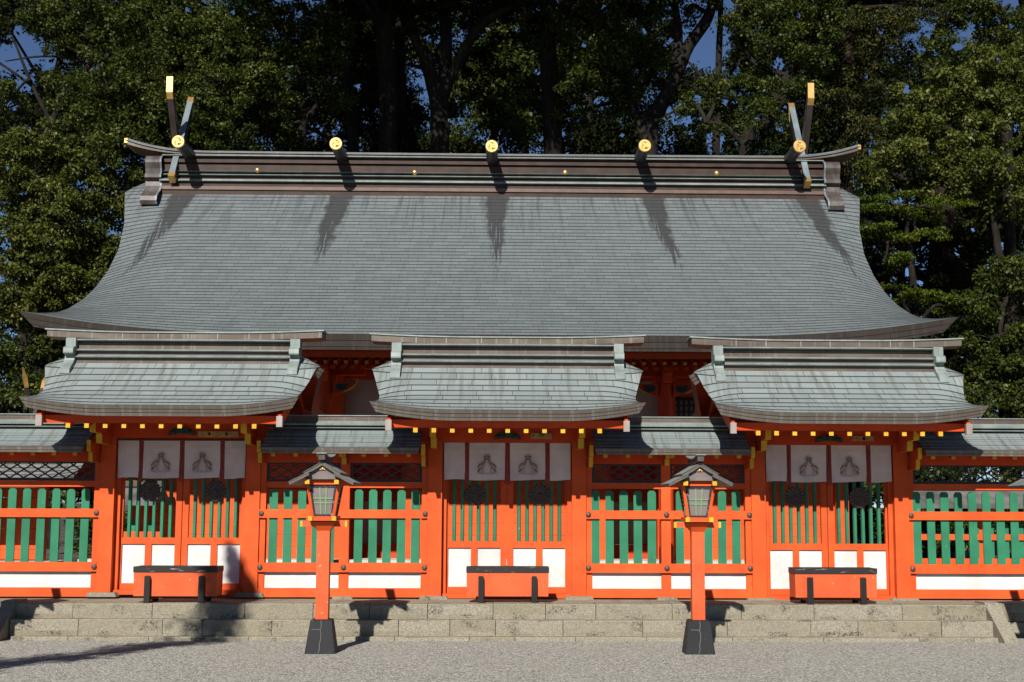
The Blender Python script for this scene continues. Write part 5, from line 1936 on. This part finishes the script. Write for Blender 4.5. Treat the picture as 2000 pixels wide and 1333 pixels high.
tree('forest_tree', 'dark tree filling the top right corner above the pale leaning tree', 'tree', foot(1960, 18),
     [stem(1970, [(1970, 400), (1965, 150), (1960, 20)], 18, 0.22, 0.10)],
     [(1950, 30, 17.8, 1.4, 1.0, 0.8, .8), (1880, 20, 18, 1.1, 1.0, 0.6, .8), (1990, 90, 17.4, 0.9, 0.9, 0.7, .8), (1830, 100, 18, 0.8, 0.9, 0.7, .7), (1920, 110, 18.4, .8, .9, .6, .7)],
     'leaf', 0.10)
# undergrowth behind the fences
for px, Y, label in ((1690, 12.6, 'dark bush seen through the slats of the right gate'), (-40, 12.0, 'dark bush behind the small side shrine at the left'), (175, 11.8, 'dark bush in the gap between the side shrine and the hall'), (1790, 11.5, 'dark bush behind the inner fence, next to the hall'), (1900, 11.0, 'leafy bush behind the lattice of the right-hand fence'), (2020, 11.3, 'dark bush behind the right end of the fence')):
    rs = np.random.default_rng(900 + px)
    tree('evergreen_shrub', label, 'shrub', foot(px, Y), [stem(px, [(px, 1000), (px + 5, 900)], Y, 0.06, 0.03)],
         [(px + rs.uniform(-50, 50), py, Y + rs.uniform(-.4, .4), 0.9, 0.7, 0.6, 0.9) for py in (1040, 960, 900, 850, 930, 1000, 780)], 'leaf', 0.10, 'bark', 1.0, 100)
# farther trees closing the wood
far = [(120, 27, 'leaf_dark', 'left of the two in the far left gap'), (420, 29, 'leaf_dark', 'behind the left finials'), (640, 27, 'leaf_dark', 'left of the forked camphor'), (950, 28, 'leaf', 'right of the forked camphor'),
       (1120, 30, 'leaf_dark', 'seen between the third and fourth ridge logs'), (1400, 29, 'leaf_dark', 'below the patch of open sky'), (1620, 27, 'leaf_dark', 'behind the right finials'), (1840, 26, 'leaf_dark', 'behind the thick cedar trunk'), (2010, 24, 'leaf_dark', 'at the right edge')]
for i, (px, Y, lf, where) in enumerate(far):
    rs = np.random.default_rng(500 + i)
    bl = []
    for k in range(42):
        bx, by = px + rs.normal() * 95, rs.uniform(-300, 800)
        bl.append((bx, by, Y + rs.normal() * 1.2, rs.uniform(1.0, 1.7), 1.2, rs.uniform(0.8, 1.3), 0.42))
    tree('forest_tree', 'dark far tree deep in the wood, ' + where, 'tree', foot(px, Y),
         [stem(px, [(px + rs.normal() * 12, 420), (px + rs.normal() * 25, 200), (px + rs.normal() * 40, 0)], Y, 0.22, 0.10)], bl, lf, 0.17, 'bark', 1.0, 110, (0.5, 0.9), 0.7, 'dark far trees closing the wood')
# unseen crowns added above the picture to shade the dark middle
for i, (px, Y, label) in enumerate(((760, 15.0, 'high overhanging crown added for shade above the left middle of the hall ridge, mostly out of view'), (1080, 15.5, 'high overhanging crown added for shade above the right middle of the hall ridge, mostly out of view'))):
    rs = np.random.default_rng(700 + i)
    bl = [(px + rs.uniform(-260, 260), rs.uniform(-420, -70), Y + rs.normal() * 0.8, rs.uniform(1.4, 2.1), 1.5, rs.uniform(0.8, 1.2), 0.9) for k in range(20)]
    tree('shading_tree', label, 'tree', foot(px, 21), [stem(px, [(px, 300), (px - 10, 60), (px, -200)], 21, 0.36, 0.2, -1.2)], bl, 'leaf', 0.15, 'bark', 1.0, 80, (0.45, 0.8), 0.6)

# ------------------------------------------------------------------ leaning tree by the forecourt, known from its shadow
T0 = Vector((-10.9, -13.6, 0.0))
ld = Vector((-SUN_TO.x, -SUN_TO.y, -SUN_TO.z)) / abs(SUN_TO.y)
tip = at(452, 1078, 0.15) + ld * 12.0
mid = at(438, 1215, -1.45) + ld * 10.4
t = thing('leaning_tree', 'leaning tree outside the picture on the left, its shadow lying on gravel and steps', 'tree', T0)
q = MB()
limb(q, [T0, T0.lerp(mid, 0.4) + Vector((0, 0, 0.2)), mid, tip], 0.17, 0.05)
q.build('trunk', 'bark', t, T0, True, False)
rs = np.random.default_rng(77)
cl = []
for k in range(260):
    f = rs.random()
    c = T0.lerp(mid, 0.12 + 0.88 * f / 0.75) if f < 0.75 else mid.lerp(tip, (f - 0.75) / 0.25)
    w = 0.36 if f < 0.75 else 0.36 * (1 - (f - 0.75) / 0.25) + 0.01
    d = rs.normal(size=3) * w * 0.55
    cl.append((c.x + d[0], c.y + d[1], c.z + d[2], 0.10 + 0.5 * w))
leaf_mesh('crown', 'leaf', np.array(cl), 60, 0.09, rs, t, T0, 0.0, 0.9)
